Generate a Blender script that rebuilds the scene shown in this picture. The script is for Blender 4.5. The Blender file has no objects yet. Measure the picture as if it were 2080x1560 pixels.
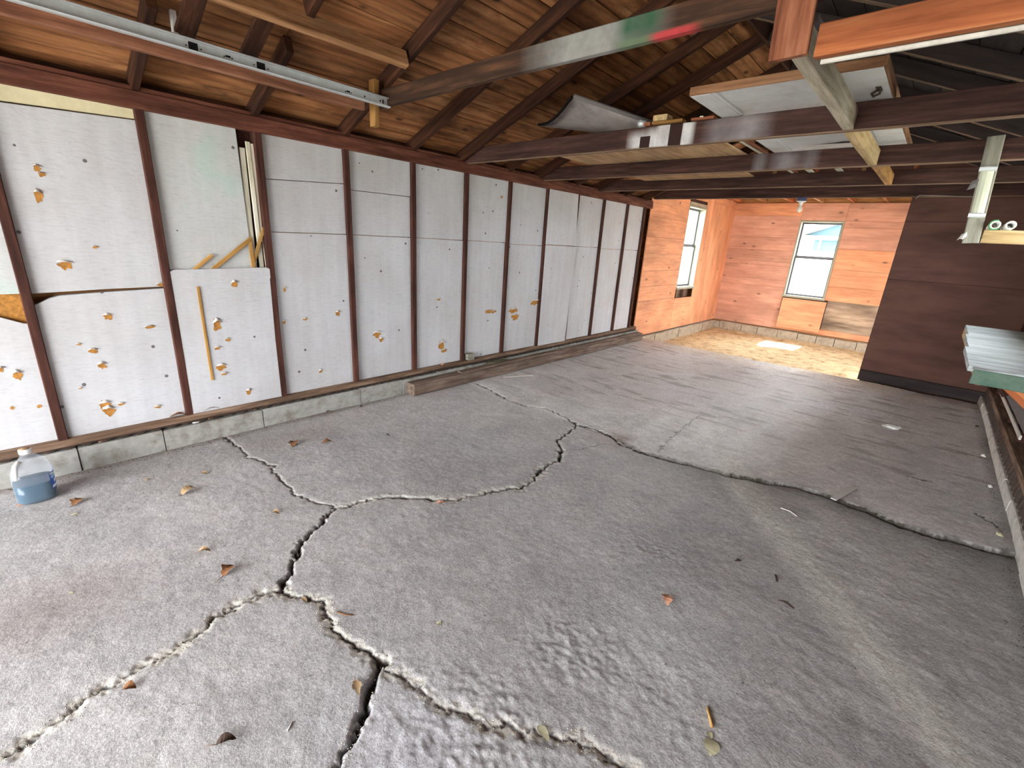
import bpy, bmesh, math, random
import numpy as np
from mathutils import Vector, Matrix

rnd = random.Random(7)
scene = bpy.context.scene
COL = scene.collection

# ------------------------------------------------------------------ camera
R = np.array([[0.733449404660068, 0.6771111545683952, 0.059770018929614636],
              [0.2491346150156308, -0.1859656626242269, -0.9504465876238104],
              [-0.6324328151262412, 0.7119952645093836, -0.3050882313551407]])
F = 922.2655903665745
CAM = np.array([3.5655, 0.0, 1.5])
cd = bpy.data.cameras.new('camera')
cd.sensor_fit = 'HORIZONTAL'
cd.sensor_width = 36.0
cd.lens = F / 2080.0 * 36.0
cd.clip_start = 0.02
cam = bpy.data.objects.new('camera', cd)
COL.objects.link(cam)
cam.matrix_world = Matrix(((R[0, 0], -R[1, 0], -R[2, 0], CAM[0]),
                           (R[0, 1], -R[1, 1], -R[2, 1], CAM[1]),
                           (R[0, 2], -R[1, 2], -R[2, 2], CAM[2]), (0, 0, 0, 1)))
scene.camera = cam

# ------------------------------------------------------------------ light
world = bpy.data.worlds.new('overcast_sky')
scene.world = world
world.use_nodes = True
bg = world.node_tree.nodes['Background']
bg.inputs[0].default_value = (0.975, 0.985, 1.0, 1)
bg.inputs[1].default_value = 6.5

sd = bpy.data.lights.new('sun', 'SUN')
sd.energy = 9.0
sd.angle = 0.01
sd.color = (1.0, 0.93, 0.8)
sun = bpy.data.objects.new('sun', sd)
COL.objects.link(sun)
sun.rotation_euler = Vector((-0.02, -0.50, -0.866)).to_track_quat('-Z', 'Y').to_euler()


def portal(name, loc, to, sx, sy):
    l = bpy.data.lights.new(name, 'AREA')
    l.shape = 'RECTANGLE'
    l.size, l.size_y = sx, sy
    l.energy = 1.0
    l.cycles.is_portal = True
    o = bpy.data.objects.new(name, l)
    COL.objects.link(o)
    o.location = loc
    o.rotation_euler = Vector(to).to_track_quat('-Z', 'Z').to_euler()


portal('door_portal', (2.15, -3.07, 1.05), (0, 1, 0), 3.7, 2.1)
portal('added_window_portal', (4.47, 4.75, 1.62), (-1, 0, 0), 2.7, 0.82)
portal('rear_opening_portal', (4.44, 8.5, .85), (-1, 0, 0), 0.9, 2.1)

vs = scene.view_settings
vs.view_transform = 'Standard'
vs.look = 'None'
vs.gamma = 1.0
vs.use_curve_mapping = False
vs.exposure = 1.95
scene.cycles.diffuse_bounces = 6
scene.cycles.max_bounces = 12
scene.cycles.use_denoising = True


# ------------------------------------------------------------------ rays onto real planes (measuring helpers)
def pl(px, py, ax, v):
    d = R.T @ np.array([px - 1040.0, py - 780.0, F])
    t = (v - CAM[ax]) / d[ax]
    return CAM + t * d


def fl(px, py, z=0.0):
    return pl(px, py, 2, z)


def wl(px, py, x=0.0):
    return pl(px, py, 0, x)


# ------------------------------------------------------------------ colour / material helpers
def lin(r, g, b):
    def c(v):
        v /= 255.0
        return v / 12.92 if v <= 0.04045 else ((v + 0.055) / 1.055) ** 2.4
    return (c(r), c(g), c(b), 1.0)


class NT:
    def __init__(self, name, rough=0.8, spec=0.2):
        self.m = bpy.data.materials.new(name)
        self.m.use_nodes = True
        self.t = self.m.node_tree
        self.p = self.t.nodes['Principled BSDF']
        self.p.inputs['Roughness'].default_value = rough
        self.p.inputs['Specular IOR Level'].default_value = spec

    def n(self, typ, **kw):
        nd = self.t.nodes.new(typ)
        for k, v in kw.items():
            setattr(nd, k, v)
        return nd

    def l(self, a, b):
        self.t.links.new(a, b)

    def obj(self, scale=(1, 1, 1), rand=True, world=False):
        if world:
            g = self.n('ShaderNodeNewGeometry')
            src = g.outputs['Position']
        else:
            src = self.n('ShaderNodeTexCoord').outputs['Object']
        if rand and not world:
            oi = self.n('ShaderNodeObjectInfo')
            mu = self.n('ShaderNodeMath', operation='MULTIPLY')
            mu.inputs[1].default_value = 37.0
            self.l(oi.outputs['Random'], mu.inputs[0])
            ad = self.n('ShaderNodeVectorMath', operation='ADD')
            self.l(src, ad.inputs[0])
            self.l(mu.outputs[0], ad.inputs[1])
            src = ad.outputs[0]
        mp = self.n('ShaderNodeMapping')
        mp.inputs['Scale'].default_value = scale
        self.l(src, mp.inputs[0])
        return mp.outputs[0]

    def noise(self, vec, scale, detail=4, rough=0.55, dist=0.0):
        nd = self.n('ShaderNodeTexNoise')
        nd.inputs['Scale'].default_value = scale
        nd.inputs['Detail'].default_value = detail
        nd.inputs['Roughness'].default_value = rough
        nd.inputs['Distortion'].default_value = dist
        self.l(vec, nd.inputs['Vector'])
        return nd.outputs['Fac']

    def ramp(self, fac, stops):
        r = self.n('ShaderNodeValToRGB')
        e = r.color_ramp.elements
        while len(e) < len(stops):
            e.new(0.5)
        for el, (pos, c) in zip(e, stops):
            el.position = pos
            el.color = c if len(c) == 4 else (*c, 1)
        self.l(fac, r.inputs[0])
        return r.outputs[0]

    def mix(self, fac, a, b, mode='MIX'):
        m = self.n('ShaderNodeMix', data_type='RGBA', blend_type=mode)
        for s, v in ((m.inputs[0], fac), (m.inputs[6], a), (m.inputs[7], b)):
            if isinstance(v, (int, float)):
                s.default_value = v
            elif isinstance(v, tuple):
                s.default_value = v
            else:
                self.l(v, s)
        return m.outputs[2]

    def math(self, op, a, b=0.0, clamp=False):
        m = self.n('ShaderNodeMath', operation=op, use_clamp=clamp)
        for s, v in ((m.inputs[0], a), (m.inputs[1], b)):
            if isinstance(v, (int, float)):
                s.default_value = v
            else:
                self.l(v, s)
        return m.outputs[0]

    def bump(self, h, strength=0.4, dist=0.005):
        b = self.n('ShaderNodeBump')
        b.inputs['Strength'].default_value = strength
        b.inputs['Distance'].default_value = dist
        self.l(h, b.inputs['Height'])
        self.l(b.outputs[0], self.p.inputs['Normal'])

    def out(self, col):
        if isinstance(col, tuple):
            self.p.inputs['Base Color'].default_value = col
        else:
            self.l(col, self.p.inputs['Base Color'])
        return self.m

    def objrand(self, lo, hi):
        oi = self.n('ShaderNodeObjectInfo')
        mr = self.n('ShaderNodeMapRange')
        mr.inputs[3].default_value = lo
        mr.inputs[4].default_value = hi
        self.l(oi.outputs['Random'], mr.inputs[0])
        return mr.outputs[0]


W1 = (1, 1, 1, 1)


def g_(v):
    return (v, v, v, 1)


def wood(name, dark, mid, light, stretch=(1.2, 14, 14), knots=0.0, rings=False, rough=0.8, stain=0.0, spread=0.18,
         staincol=(12, 9, 7), sprays=(), grainbump=0.25, greys=None):
    """Sawn or painted timber: grain runs along the object's own X axis."""
    k = NT(name, rough)
    v = k.obj(stretch)
    f = k.noise(v, 2.2, 6, 0.62, 0.35)
    col = k.ramp(f, [(0.28, lin(*dark)), (0.5, lin(*mid)), (0.74, lin(*light))])
    vb = k.obj((0.7, 2.2, 2.2))
    if rings:
        vr = k.obj((0.35, 2.6, 2.6))
        w = k.n('ShaderNodeTexWave', wave_type='BANDS', bands_direction='Y')
        w.inputs['Scale'].default_value = 1.6
        w.inputs['Distortion'].default_value = 9.0
        w.inputs['Detail'].default_value = 3.0
        w.inputs['Detail Scale'].default_value = 0.7
        k.l(vr, w.inputs[0])
        rr = k.ramp(w.outputs['Fac'], [(0.0, g_(0.62)), (0.3, g_(0.94)), (0.6, g_(1.0)), (1.0, g_(1.06))])
        col = k.mix(0.8, col, rr, 'MULTIPLY')
    big = k.noise(vb, 2.0, 3, 0.6)
    col = k.mix(1.0, col, k.ramp(big, [(0.25, g_(0.72)), (0.7, g_(1.18))]), 'MULTIPLY')
    if stain:
        s = k.noise(k.obj((0.8, 1.6, 1.6)), 3.1, 5, 0.65)
        m = k.math('MULTIPLY', k.ramp(s, [(0.50, g_(0)), (0.72, g_(1))]), stain)
        col = k.mix(m, col, lin(*staincol))
    if knots:
        vo = k.n('ShaderNodeTexVoronoi')
        vo.inputs['Scale'].default_value = 1.0
        k.l(k.obj((2.6, 5.2, 5.2)), vo.inputs['Vector'])
        wv = k.n('ShaderNodeMath', operation='ADD')
        m = k.ramp(vo.outputs['Distance'], [(0.0, g_(1)), (0.06, g_(1)), (0.10, g_(0.25)), (0.16, g_(0))])
        m = k.math('MULTIPLY', m, knots)
        col = k.mix(m, col, lin(*[c * 0.42 for c in mid]))
    if greys:
        gx = k.noise(k.obj((0.9, 3, 3)), 2.4, 4, 0.6)
        col = k.mix(k.math('MULTIPLY', k.ramp(gx, [(0.45, g_(0)), (0.68, g_(1))]), 0.75), col, lin(*greys))
    col = k.mix(1.0, col, k.ramp(k.objrand(0, 1), [(0, g_(1 - spread)), (1, g_(1 + spread))]), 'MULTIPLY')
    if sprays:
        sep = k.n('ShaderNodeSeparateXYZ')
        k.l(k.n('ShaderNodeNewGeometry').outputs['Position'], sep.inputs[0])
        nz = k.noise(k.obj((1, 1, 1), world=True), 14.0, 3, 0.6)
        for (xc, hw, soft, zc, zh, zs, c, amt) in sprays:
            dx = k.math('SUBTRACT', k.math('ABSOLUTE', k.math('SUBTRACT', sep.outputs[0], xc)), hw)
            mx = k.math('SUBTRACT', 1.0, k.math('DIVIDE', dx, soft), True)
            dz = k.math('SUBTRACT', k.math('ABSOLUTE', k.math('SUBTRACT', sep.outputs[2], zc)), zh)
            mz = k.math('SUBTRACT', 1.0, k.math('DIVIDE', dz, zs), True)
            m = k.math('MULTIPLY', k.math('MULTIPLY', mx, mz), amt)
            if soft > 0.01:
                m = k.math('MULTIPLY', m, k.math('ADD', nz, 0.45), True)
            col = k.mix(m, col, lin(*c))
    k.bump(f, grainbump, 0.004)
    return k.out(col)


def plain(name, rgb, rough=0.6, spec=0.3, var=0.12, scale=9.0, metal=0.0, bump=0.0, dirt=None, dirtamt=0.5):
    k = NT(name, rough, spec)
    v = k.obj()
    f = k.noise(v, scale, 5, 0.6)
    col = k.mix(1.0, lin(*rgb), k.ramp(f, [(0.3, g_(1 - var)), (0.7, g_(1 + var))]), 'MULTIPLY')
    if dirt:
        d = k.noise(v, scale * 0.45, 6, 0.7)
        col = k.mix(k.math('MULTIPLY', k.ramp(d, [(0.48, g_(0)), (0.66, g_(1))]), dirtamt), col, lin(*dirt))
    k.p.inputs['Metallic'].default_value = metal
    if bump:
        k.bump(f, bump, 0.004)
    return k.out(col)


def foam_mat(name, rgb, tint=0.0):
    """Foil-faced white foam board: fine horizontal ridges, faint runs and grime specks."""
    k = NT(name, 0.62, 0.25)
    v = k.obj((1, 1, 1), world=True)
    mp = k.n('ShaderNodeMapping')
    mp.inputs['Scale'].default_value = (1, 6, 30)
    k.l(v, mp.inputs[0])
    f = k.noise(mp.outputs[0], 3.0, 5, 0.65, 0.6)
    base = k.mix(1.0, lin(*rgb), k.ramp(f, [(0.28, g_(0.86)), (0.5, g_(1.0)), (0.66, g_(1.0)), (0.74, g_(1.14))]), 'MULTIPLY')
    mp2 = k.n('ShaderNodeMapping')
    mp2.inputs['Scale'].default_value = (1, 9, 0.7)
    k.l(v, mp2.inputs[0])
    runs = k.noise(mp2.outputs[0], 1.6, 3, 0.6)
    base = k.mix(1.0, base, k.ramp(runs, [(0.32, g_(0.93)), (0.62, g_(1.02))]), 'MULTIPLY')
    big = k.noise(v, 1.7, 3, 0.6)
    base = k.mix(1.0, base, k.ramp(big, [(0.3, (0.90, 0.88, 0.86, 1)), (0.6, W1)]), 'MULTIPLY')
    vo = k.n('ShaderNodeTexVoronoi')
    vo.inputs['Scale'].default_value = 7.5
    k.l(v, vo.inputs['Vector'])
    sel = k.n('ShaderNodeSeparateColor')
    k.l(vo.outputs['Color'], sel.inputs[0])
    sp = k.math('MULTIPLY', k.math('LESS_THAN', vo.outputs['Distance'], 0.075), k.math('GREATER_THAN', sel.outputs[0], 0.72))
    base = k.mix(k.math('MULTIPLY', sp, 0.8), base, lin(60, 52, 48))
    if tint:
        gm = k.noise(v, 3.3, 2, 0.5)
        base = k.mix(k.math('MULTIPLY', k.ramp(gm, [(0.56, g_(0)), (0.7, g_(1))]), tint), base, lin(150, 215, 190))
    k.bump(f, 0.5, 0.004)
    return k.out(base)


M = {}
M['rafter'] = wood('dark_rafter', (30, 17, 12), (58, 34, 23), (90, 56, 37), stain=0.35, spread=0.12)
M['tie'] = wood('dark_tie_beam', (40, 27, 25), (68, 46, 42), (96, 67, 58), stain=0.25, spread=0.08)
M['tie_stencil'] = wood('stencilled_tie_beam', (40, 27, 25), (68, 46, 42), (96, 67, 58), stain=0.25, spread=0.08, sprays=[
    (1.79, 0.03, 0.07, 2.19, 0.02, 0.06, (205, 205, 205), 0.95), (1.90, 0.02, 0.05, 2.19, 0.03, 0.06, (205, 205, 205), 0.95),
    (1.84, 0.036, 0.003, 2.185, 0.034, 0.004, (50, 34, 31), 1.0),
    (1.975, 0.03, 0.035, 2.2, 0.2, 0.1, (200, 200, 200), 0.8), (2.13, 0.02, 0.04, 2.2, 0.2, 0.1, (205, 205, 205), 0.95),
    (2.055, 0.042, 0.003, 2.2, 0.3, 0.1, (52, 34, 31), 1.0), (2.5, 0.02, 0.14, 2.2, 0.05, 0.09, (170, 168, 172), 0.5),
    (2.33, 0.01, 0.10, 2.2, 0.05, 0.09, (160, 158, 162), 0.35)])
M['tie_dusted'] = wood('dusted_tie_beam', (40, 27, 25), (68, 46, 42), (96, 67, 58), stain=0.25, spread=0.08, sprays=[
    (2.45, 0.02, 0.12, 2.2, 0.04, 0.06, (170, 168, 172), 0.45), (2.26, 0.015, 0.05, 2.2, 0.08, 0.06, (160, 158, 162), 0.4),
    (2.62, 0.02, 0.05, 2.2, 0.2, 0.06, (150, 146, 150), 0.35)])
M['tie_near'] = wood('sprayed_tie_beam', (36, 25, 20), (60, 42, 32), (96, 66, 46), stain=0.25, spread=0.02, sprays=[
    (2.20, 0.10, 0.30, 2.36, 0.08, 0.2, (150, 152, 150), 0.75), (2.44, 0.05, 0.07, 2.38, 0.05, 0.08, (46, 84, 60), 0.9),
    (2.585, 0.06, 0.06, 2.278, 0.010, 0.01, (176, 62, 66), 0.9), (2.42, 0.05, 0.05, 2.278, 0.010, 0.01, (90, 110, 84), 0.8)])
M['roof_dark'] = wood('dark_shaded_board', (40, 34, 34), (58, 50, 49), (74, 64, 62), stretch=(0.8, 6, 6), stain=0.3, spread=0.12, staincol=(40, 34, 34))  # right roof slope's shade put into the wood colour; also the plain sill board
M['rafter_pale'] = wood('bounce_lit_wood', (84, 66, 54), (122, 100, 82), (150, 126, 104), stain=0.35, spread=0.1, staincol=(60, 48, 42))  # pale tone of light from below, for rafter and tie undersides
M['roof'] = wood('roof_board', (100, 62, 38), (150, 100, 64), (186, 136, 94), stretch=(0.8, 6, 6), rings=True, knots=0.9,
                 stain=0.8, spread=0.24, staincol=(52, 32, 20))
M['stud'] = wood('brown_stud', (40, 23, 19), (70, 42, 35), (98, 63, 52), stain=0.4, spread=0.14, staincol=(24, 18, 16))
M['plate'] = wood('red_brown_plate', (62, 33, 26), (98, 58, 46), (132, 86, 68), stain=0.4, spread=0.06, staincol=(48, 28, 22))
M['sill'] = wood('weathered_sill', (72, 54, 42), (122, 98, 80), (160, 138, 118), stain=0.6, spread=0.06, staincol=(44, 34, 28))
M['purlin_dark'] = wood('red_tan_timber', (92, 56, 40), (138, 92, 70), (166, 120, 94), stain=0.35, spread=0.04, staincol=(74, 44, 32))
M['timber'] = wood('grey_timber', (74, 60, 52), (122, 104, 92), (160, 142, 128), stain=0.35, spread=0.1, grainbump=0.6, staincol=(46, 34, 28))
M['purlin'] = wood('tan_board', (108, 74, 48), (160, 118, 82), (190, 150, 112), stain=0.3, spread=0.04, staincol=(88, 56, 34))
M['ply'] = wood('orange_plywood', (206, 140, 104), (222, 158, 120), (230, 174, 136), stretch=(1.0, 16, 16), knots=0.7, spread=0.05, stain=0.0, rough=0.7)
M['ply_pink'] = wood('pink_plywood', (192, 140, 120), (204, 154, 132), (214, 168, 146), stretch=(1.0, 16, 16), knots=0.7, spread=0.05, rough=0.7)
M['ply_grey'] = wood('grey_plywood', (122, 104, 88), (164, 144, 124), (190, 172, 150), stretch=(1.0, 7, 7), rings=True, spread=0.05)
M['ply_tan'] = wood('tan_plywood', (150, 116, 82), (188, 154, 116), (208, 178, 140), stretch=(1.0, 10, 10), spread=0.06, stain=0.25, staincol=(120, 88, 60))
M['brown_wall'] = wood('brown_sheathing', (84, 58, 50), (96, 68, 59), (108, 77, 67), stretch=(0.6, 3, 3), spread=0.02, stain=0.0, grainbump=0.05)
M['orange_beam'] = wood('fresh_orange_timber', (122, 66, 38), (170, 100, 62), (200, 138, 96), stretch=(0.7, 12, 12), rings=True, knots=0.9, spread=0.02)
M['red_block'] = wood('red_brown_board', (92, 50, 34), (136, 84, 60), (166, 112, 86), stain=0.2, spread=0.02)
M['pale_stick'] = wood('cream_stick', (186, 180, 156), (216, 212, 192), (232, 230, 216), spread=0.06)
M['yellow_stick'] = wood('yellow_stick', (142, 104, 52), (180, 138, 78), (206, 170, 112), spread=0.08)
M['pale_timber'] = wood('pale_weathered_timber', (132, 122, 104), (178, 170, 150), (208, 202, 186), stain=0.35, spread=0.05, staincol=(146, 112, 80))
M['grey_timber'] = wood('grey_green_timber', (104, 102, 92), (146, 144, 132), (176, 174, 160), stain=0.3, spread=0.05, staincol=(96, 84, 70))
M['cut_end'] = wood('yellow_cut_wood', (146, 120, 82), (186, 160, 116), (206, 184, 146), spread=0.06)
M['post'] = wood('tan_post', (110, 76, 38), (150, 110, 62), (178, 138, 88), spread=0.04)
M['foam'] = foam_mat('white_foam_board', (201, 203, 207))
M['foam_tint'] = foam_mat('white_foam_board_green_marks', (203, 207, 208), 0.25)
M['foam_cream'] = plain('cream_foam_board', (222, 214, 178), 0.6, var=0.07, scale=26, bump=0.3)
M['torn'] = plain('tan_torn_backing', (178, 126, 62), 0.9, var=0.3, scale=60, dirt=(104, 68, 36), dirtamt=0.5)
M['flap'] = plain('torn_paper_flap', (206, 204, 200), 0.8, var=0.1, scale=30, dirt=(112, 100, 90), dirtamt=0.6)
M['sheath'] = wood('tan_sheathing', (120, 82, 46), (166, 120, 74), (190, 148, 100), spread=0.05, stain=0.3, staincol=(96, 62, 36))
M['block'] = plain('concrete_block', (158, 158, 153), 0.95, 0.1, var=0.14, scale=22, bump=0.6, dirt=(118, 110, 100), dirtamt=0.7)
M['block_pale'] = plain('pale_concrete_block', (200, 198, 192), 0.95, 0.1, var=0.14, scale=22, bump=0.6, dirt=(140, 134, 124), dirtamt=0.6)
M['block_warm'] = plain('concrete_block_warm', (176, 166, 148), 0.95, 0.1, var=0.16, scale=20, bump=0.6, dirt=(124, 112, 94), dirtamt=0.5)
M['galv'] = plain('galvanized_metal', (196, 202, 204), 0.42, 0.5, var=0.08, scale=30, metal=0.35)
M['white_metal'] = plain('white_painted_metal', (222, 228, 228), 0.35, 0.5, var=0.04, scale=20)
M['black'] = plain('black_slot', (14, 14, 15), 0.7, 0.2, var=0.1)
M['grey_sheet'] = plain('dusty_grey_sheet', (150, 144, 142), 0.6, 0.3, var=0.12, scale=12, dirt=(96, 92, 92), dirtamt=0.5, bump=0.1)
M['door_white'] = plain('old_white_paint', (218, 220, 220), 0.55, 0.3, var=0.05, scale=12, dirt=(184, 178, 164), dirtamt=0.45)
M['door_raw'] = wood('raw_door_edge', (96, 66, 46), (140, 102, 74), (166, 128, 98), spread=0.03)
M['iron'] = plain('rusty_iron', (74, 60, 52), 0.7, 0.4, var=0.3, scale=40, metal=0.4)
M['bench_top'] = wood('worn_white_bench_top', (110, 112, 110), (180, 186, 188), (212, 222, 226), stretch=(1.6, 22, 22), spread=0.1, stain=0.45, staincol=(140, 142, 140), grainbump=0.5)
M['bench_green'] = plain('worn_green_paint', (84, 112, 98), 0.75, 0.2, var=0.22, scale=14, dirt=(126, 134, 122), dirtamt=0.6, bump=0.3)
M['grey_panel'] = plain('grey_panel', (116, 112, 112), 0.8, 0.2, var=0.12, scale=8)
M['batten'] = plain('white_batten', (206, 204, 196), 0.7, 0.2, var=0.08, scale=14, dirt=(150, 140, 126), dirtamt=0.5)
M['lamp_cover'] = plain('yellowed_lamp_cover', (206, 212, 190), 0.35, 0.5, var=0.05, scale=12)
M['tube_white'] = plain('white_tube', (214, 216, 210), 0.5, 0.4, var=0.08, scale=20)
M['green_rim'] = plain('green_tape', (84, 150, 96), 0.6, 0.3, var=0.15, scale=20)
M['porcelain'] = plain('white_porcelain', (226, 228, 226), 0.2, 0.5, var=0.02)
M['blue_grey'] = plain('blue_grey_box', (70, 78, 110), 0.6, 0.3, var=0.1)
M['bulb'] = plain('frosted_bulb', (236, 230, 214), 0.25, 0.5, var=0.02)
M['vinyl'] = plain('aged_window_frame', (158, 158, 140), 0.5, 0.4, var=0.06, scale=16, dirt=(160, 154, 130), dirtamt=0.4)
M['vinyl_grey'] = plain('grey_window_sash', (84, 88, 96), 0.4, 0.5, var=0.04)
M['leaf_brown'] = plain('brown_dry_leaf', (128, 88, 58), 0.85, 0.2, var=0.3, scale=50, dirt=(74, 50, 36), dirtamt=0.7)
M['leaf_tan'] = plain('tan_dry_leaf', (172, 146, 112), 0.85, 0.2, var=0.22, scale=50, dirt=(112, 84, 60), dirtamt=0.5)
M['leaf_pale'] = plain('pale_dry_leaf', (186, 182, 152), 0.85, 0.2, var=0.14, scale=60, dirt=(150, 142, 112), dirtamt=0.5)
M['leaf_pink'] = plain('salmon_dry_leaf', (214, 160, 130), 0.85, 0.2, var=0.18, scale=60, dirt=(150, 96, 70), dirtamt=0.5)
M['leaf_dark'] = plain('dark_dry_leaf', (70, 56, 50), 0.9, 0.15, var=0.3, scale=50)
M['twig'] = plain('dry_twig', (128, 100, 76), 0.9, 0.15, var=0.2, scale=50)
M['paper'] = plain('white_paper', (222, 222, 216), 0.8, 0.2, var=0.05, scale=30)
M['grit'] = plain('pale_concrete_crumb', (176, 170, 156), 0.95, 0.1, var=0.2, scale=80)
M['wire'] = plain('pale_wire', (150, 146, 140), 0.6, 0.3)
M['snow_ground'] = plain('pale_ground', (178, 176, 168), 0.95, 0.1, var=0.12, scale=0.6)
M['siding_blue'] = plain('pale_blue_siding', (72, 94, 104), 0.8, 0.2, var=0.05, scale=4)
M['white_trim'] = plain('white_house_trim', (226, 226, 222), 0.6, 0.3, var=0.03)
M['house_glass'] = plain('dark_house_glass', (90, 112, 122), 0.1, 0.5, var=0.05)
M['bark'] = plain('grey_bark', (112, 100, 90), 0.95, 0.1, var=0.2, scale=30)
M['shingle'] = plain('grey_shingle', (128, 124, 120), 0.95, 0.1, var=0.2, scale=8)
M['moss'] = plain('moss_scrap', (96, 96, 76), 0.95, 0.1, var=0.4, scale=60, bump=0.8)


def glass_mat():
    m = bpy.data.materials.new('window_glass')
    m.use_nodes = True
    t = m.node_tree
    t.nodes.clear()
    o = t.nodes.new('ShaderNodeOutputMaterial')
    a = t.nodes.new('ShaderNodeBsdfTransparent')
    a.inputs[0].default_value = (0.94, 0.96, 0.96, 1)
    b = t.nodes.new('ShaderNodeBsdfGlossy')
    b.inputs['Roughness'].default_value = 0.03
    fr = t.nodes.new('ShaderNodeFresnel')
    fr.inputs[0].default_value = 1.45
    x = t.nodes.new('ShaderNodeMixShader')
    ge = t.nodes.new('ShaderNodeNewGeometry')
    iv = t.nodes.new('ShaderNodeMath')
    iv.operation = 'SUBTRACT'
    iv.inputs[0].default_value = 1.0
    t.links.new(ge.outputs['Backfacing'], iv.inputs[1])
    ml = t.nodes.new('ShaderNodeMath')
    ml.operation = 'MULTIPLY'
    t.links.new(fr.outputs[0], ml.inputs[0])
    t.links.new(iv.outputs[0], ml.inputs[1])
    t.links.new(ml.outputs[0], x.inputs[0])
    t.links.new(a.outputs[0], x.inputs[1])
    t.links.new(b.outputs[0], x.inputs[2])
    t.links.new(x.outputs[0], o.inputs[0])
    return m


def translucent_mat(name, rgb, transp, tl=0.5, rough=0.3):
    m = bpy.data.materials.new(name)
    m.use_nodes = True
    t = m.node_tree
    t.nodes.clear()
    o = t.nodes.new('ShaderNodeOutputMaterial')
    d = t.nodes.new('ShaderNodeBsdfPrincipled')
    d.inputs['Base Color'].default_value = lin(*rgb)
    d.inputs['Roughness'].default_value = rough
    tr = t.nodes.new('ShaderNodeBsdfTranslucent')
    tr.inputs[0].default_value = lin(*rgb)
    x1 = t.nodes.new('ShaderNodeMixShader')
    x1.inputs[0].default_value = tl
    t.links.new(d.outputs[0], x1.inputs[1])
    t.links.new(tr.outputs[0], x1.inputs[2])
    tp = t.nodes.new('ShaderNodeBsdfTransparent')
    tp.inputs[0].default_value = (0.97, 0.98, 1, 1)
    x2 = t.nodes.new('ShaderNodeMixShader')
    x2.inputs[0].default_value = transp
    t.links.new(x1.outputs[0], x2.inputs[1])
    t.links.new(tp.outputs[0], x2.inputs[2])
    t.links.new(x2.outputs[0], o.inputs[0])
    return m


M['glass'] = glass_mat()
M['jug'] = translucent_mat('cloudy_jug_plastic', (222, 228, 236), 0.78, 0.5)
M['fluid'] = translucent_mat('blue_washer_fluid', (0, 78, 104), 0.05, 0.2, 0.15)
M['label_blue'] = plain('blue_label', (40, 92, 190), 0.4, 0.4, var=0.06)
M['label_light'] = plain('pale_blue_label', (150, 196, 234), 0.4, 0.4, var=0.05)
M['label_white'] = plain('white_label_print', (232, 236, 240), 0.4, 0.4, var=0.02)


def floor_mat():
    k = NT('cracked_concrete', 0.6, 0.4)
    at = k.n('ShaderNodeAttribute')
    at.attribute_name = 'tint'
    v = k.obj((1, 1, 1), world=True)
    f1 = k.noise(v, 110.0, 3, 0.75)
    f3 = k.noise(v, 38.0, 4, 0.7)
    f2 = k.noise(v, 11.0, 6, 0.65)
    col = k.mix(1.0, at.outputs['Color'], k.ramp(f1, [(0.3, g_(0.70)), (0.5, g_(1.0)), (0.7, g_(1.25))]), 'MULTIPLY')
    col = k.mix(1.0, col, k.ramp(f2, [(0.3, g_(0.86)), (0.7, g_(1.10))]), 'MULTIPLY')
    col = k.mix(1.0, col, k.ramp(f3, [(0.3, g_(0.80)), (0.5, g_(1.0)), (0.7, g_(1.15))]), 'MULTIPLY')
    vo = k.n('ShaderNodeTexVoronoi')
    vo.inputs['Scale'].default_value = 17.0
    k.l(v, vo.inputs['Vector'])
    sel = k.n('ShaderNodeSeparateColor')
    k.l(vo.outputs['Color'], sel.inputs[0])
    sp = k.math('MULTIPLY', k.math('LESS_THAN', vo.outputs['Distance'], 0.07), k.math('GREATER_THAN', sel.outputs[0], 0.82))
    sp2 = k.math('MULTIPLY', k.math('LESS_THAN', vo.outputs['Distance'], 0.06), k.math('LESS_THAN', sel.outputs[0], 0.12))
    col = k.mix(k.math('MULTIPLY', sp, 0.6), col, lin(56, 52, 50))
    col = k.mix(k.math('MULTIPLY', sp2, 0.5), col, lin(206, 202, 194))
    sy = k.n('ShaderNodeSeparateXYZ')
    k.l(v, sy.inputs[0])
    worn = k.n('ShaderNodeMapRange')
    worn.inputs[1].default_value, worn.inputs[2].default_value = 2.6, 4.2
    worn.inputs[3].default_value, worn.inputs[4].default_value = 0.34, 0.0
    k.l(sy.outputs[1], worn.inputs[0])
    k.l(k.math('ADD', k.ramp(f2, [(0.3, g_(0.48)), (0.7, g_(0.68))]), worn.outputs[0]), k.p.inputs['Roughness'])
    b = k.math('ADD', k.math('ADD', k.math('MULTIPLY', f1, 0.45), k.math('MULTIPLY', f3, 0.5)), k.math('MULTIPLY', f2, 0.6))
    k.bump(b, 0.6, 0.006)
    return k.out(col)


def dirt_mat():
    k = NT('sandy_dirt', 0.95, 0.1)
    v = k.obj((1, 1, 1), world=True)
    f = k.noise(v, 7.0, 8, 0.7)
    col = k.ramp(f, [(0.3, lin(150, 128, 96)), (0.5, lin(214, 192, 152)), (0.7, lin(232, 216, 178))])
    f2 = k.noise(v, 30.0, 4, 0.7)
    col = k.mix(k.ramp(f2, [(0.58, g_(0)), (0.7, g_(0.6))]), col, lin(104, 82, 58))
    k.bump(f, 0.8, 0.03)
    return k.out(col)


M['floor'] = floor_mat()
M['dirt'] = dirt_mat()


# ------------------------------------------------------------------ object helpers
def link(name, mesh, mat=None, parent=None):
    o = bpy.data.objects.new(name, mesh)
    COL.objects.link(o)
    if mat is not None and not mesh.materials:
        mesh.materials.append(M[mat] if isinstance(mat, str) else mat)
    if parent is not None:
        o.parent = parent
    return o


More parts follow.
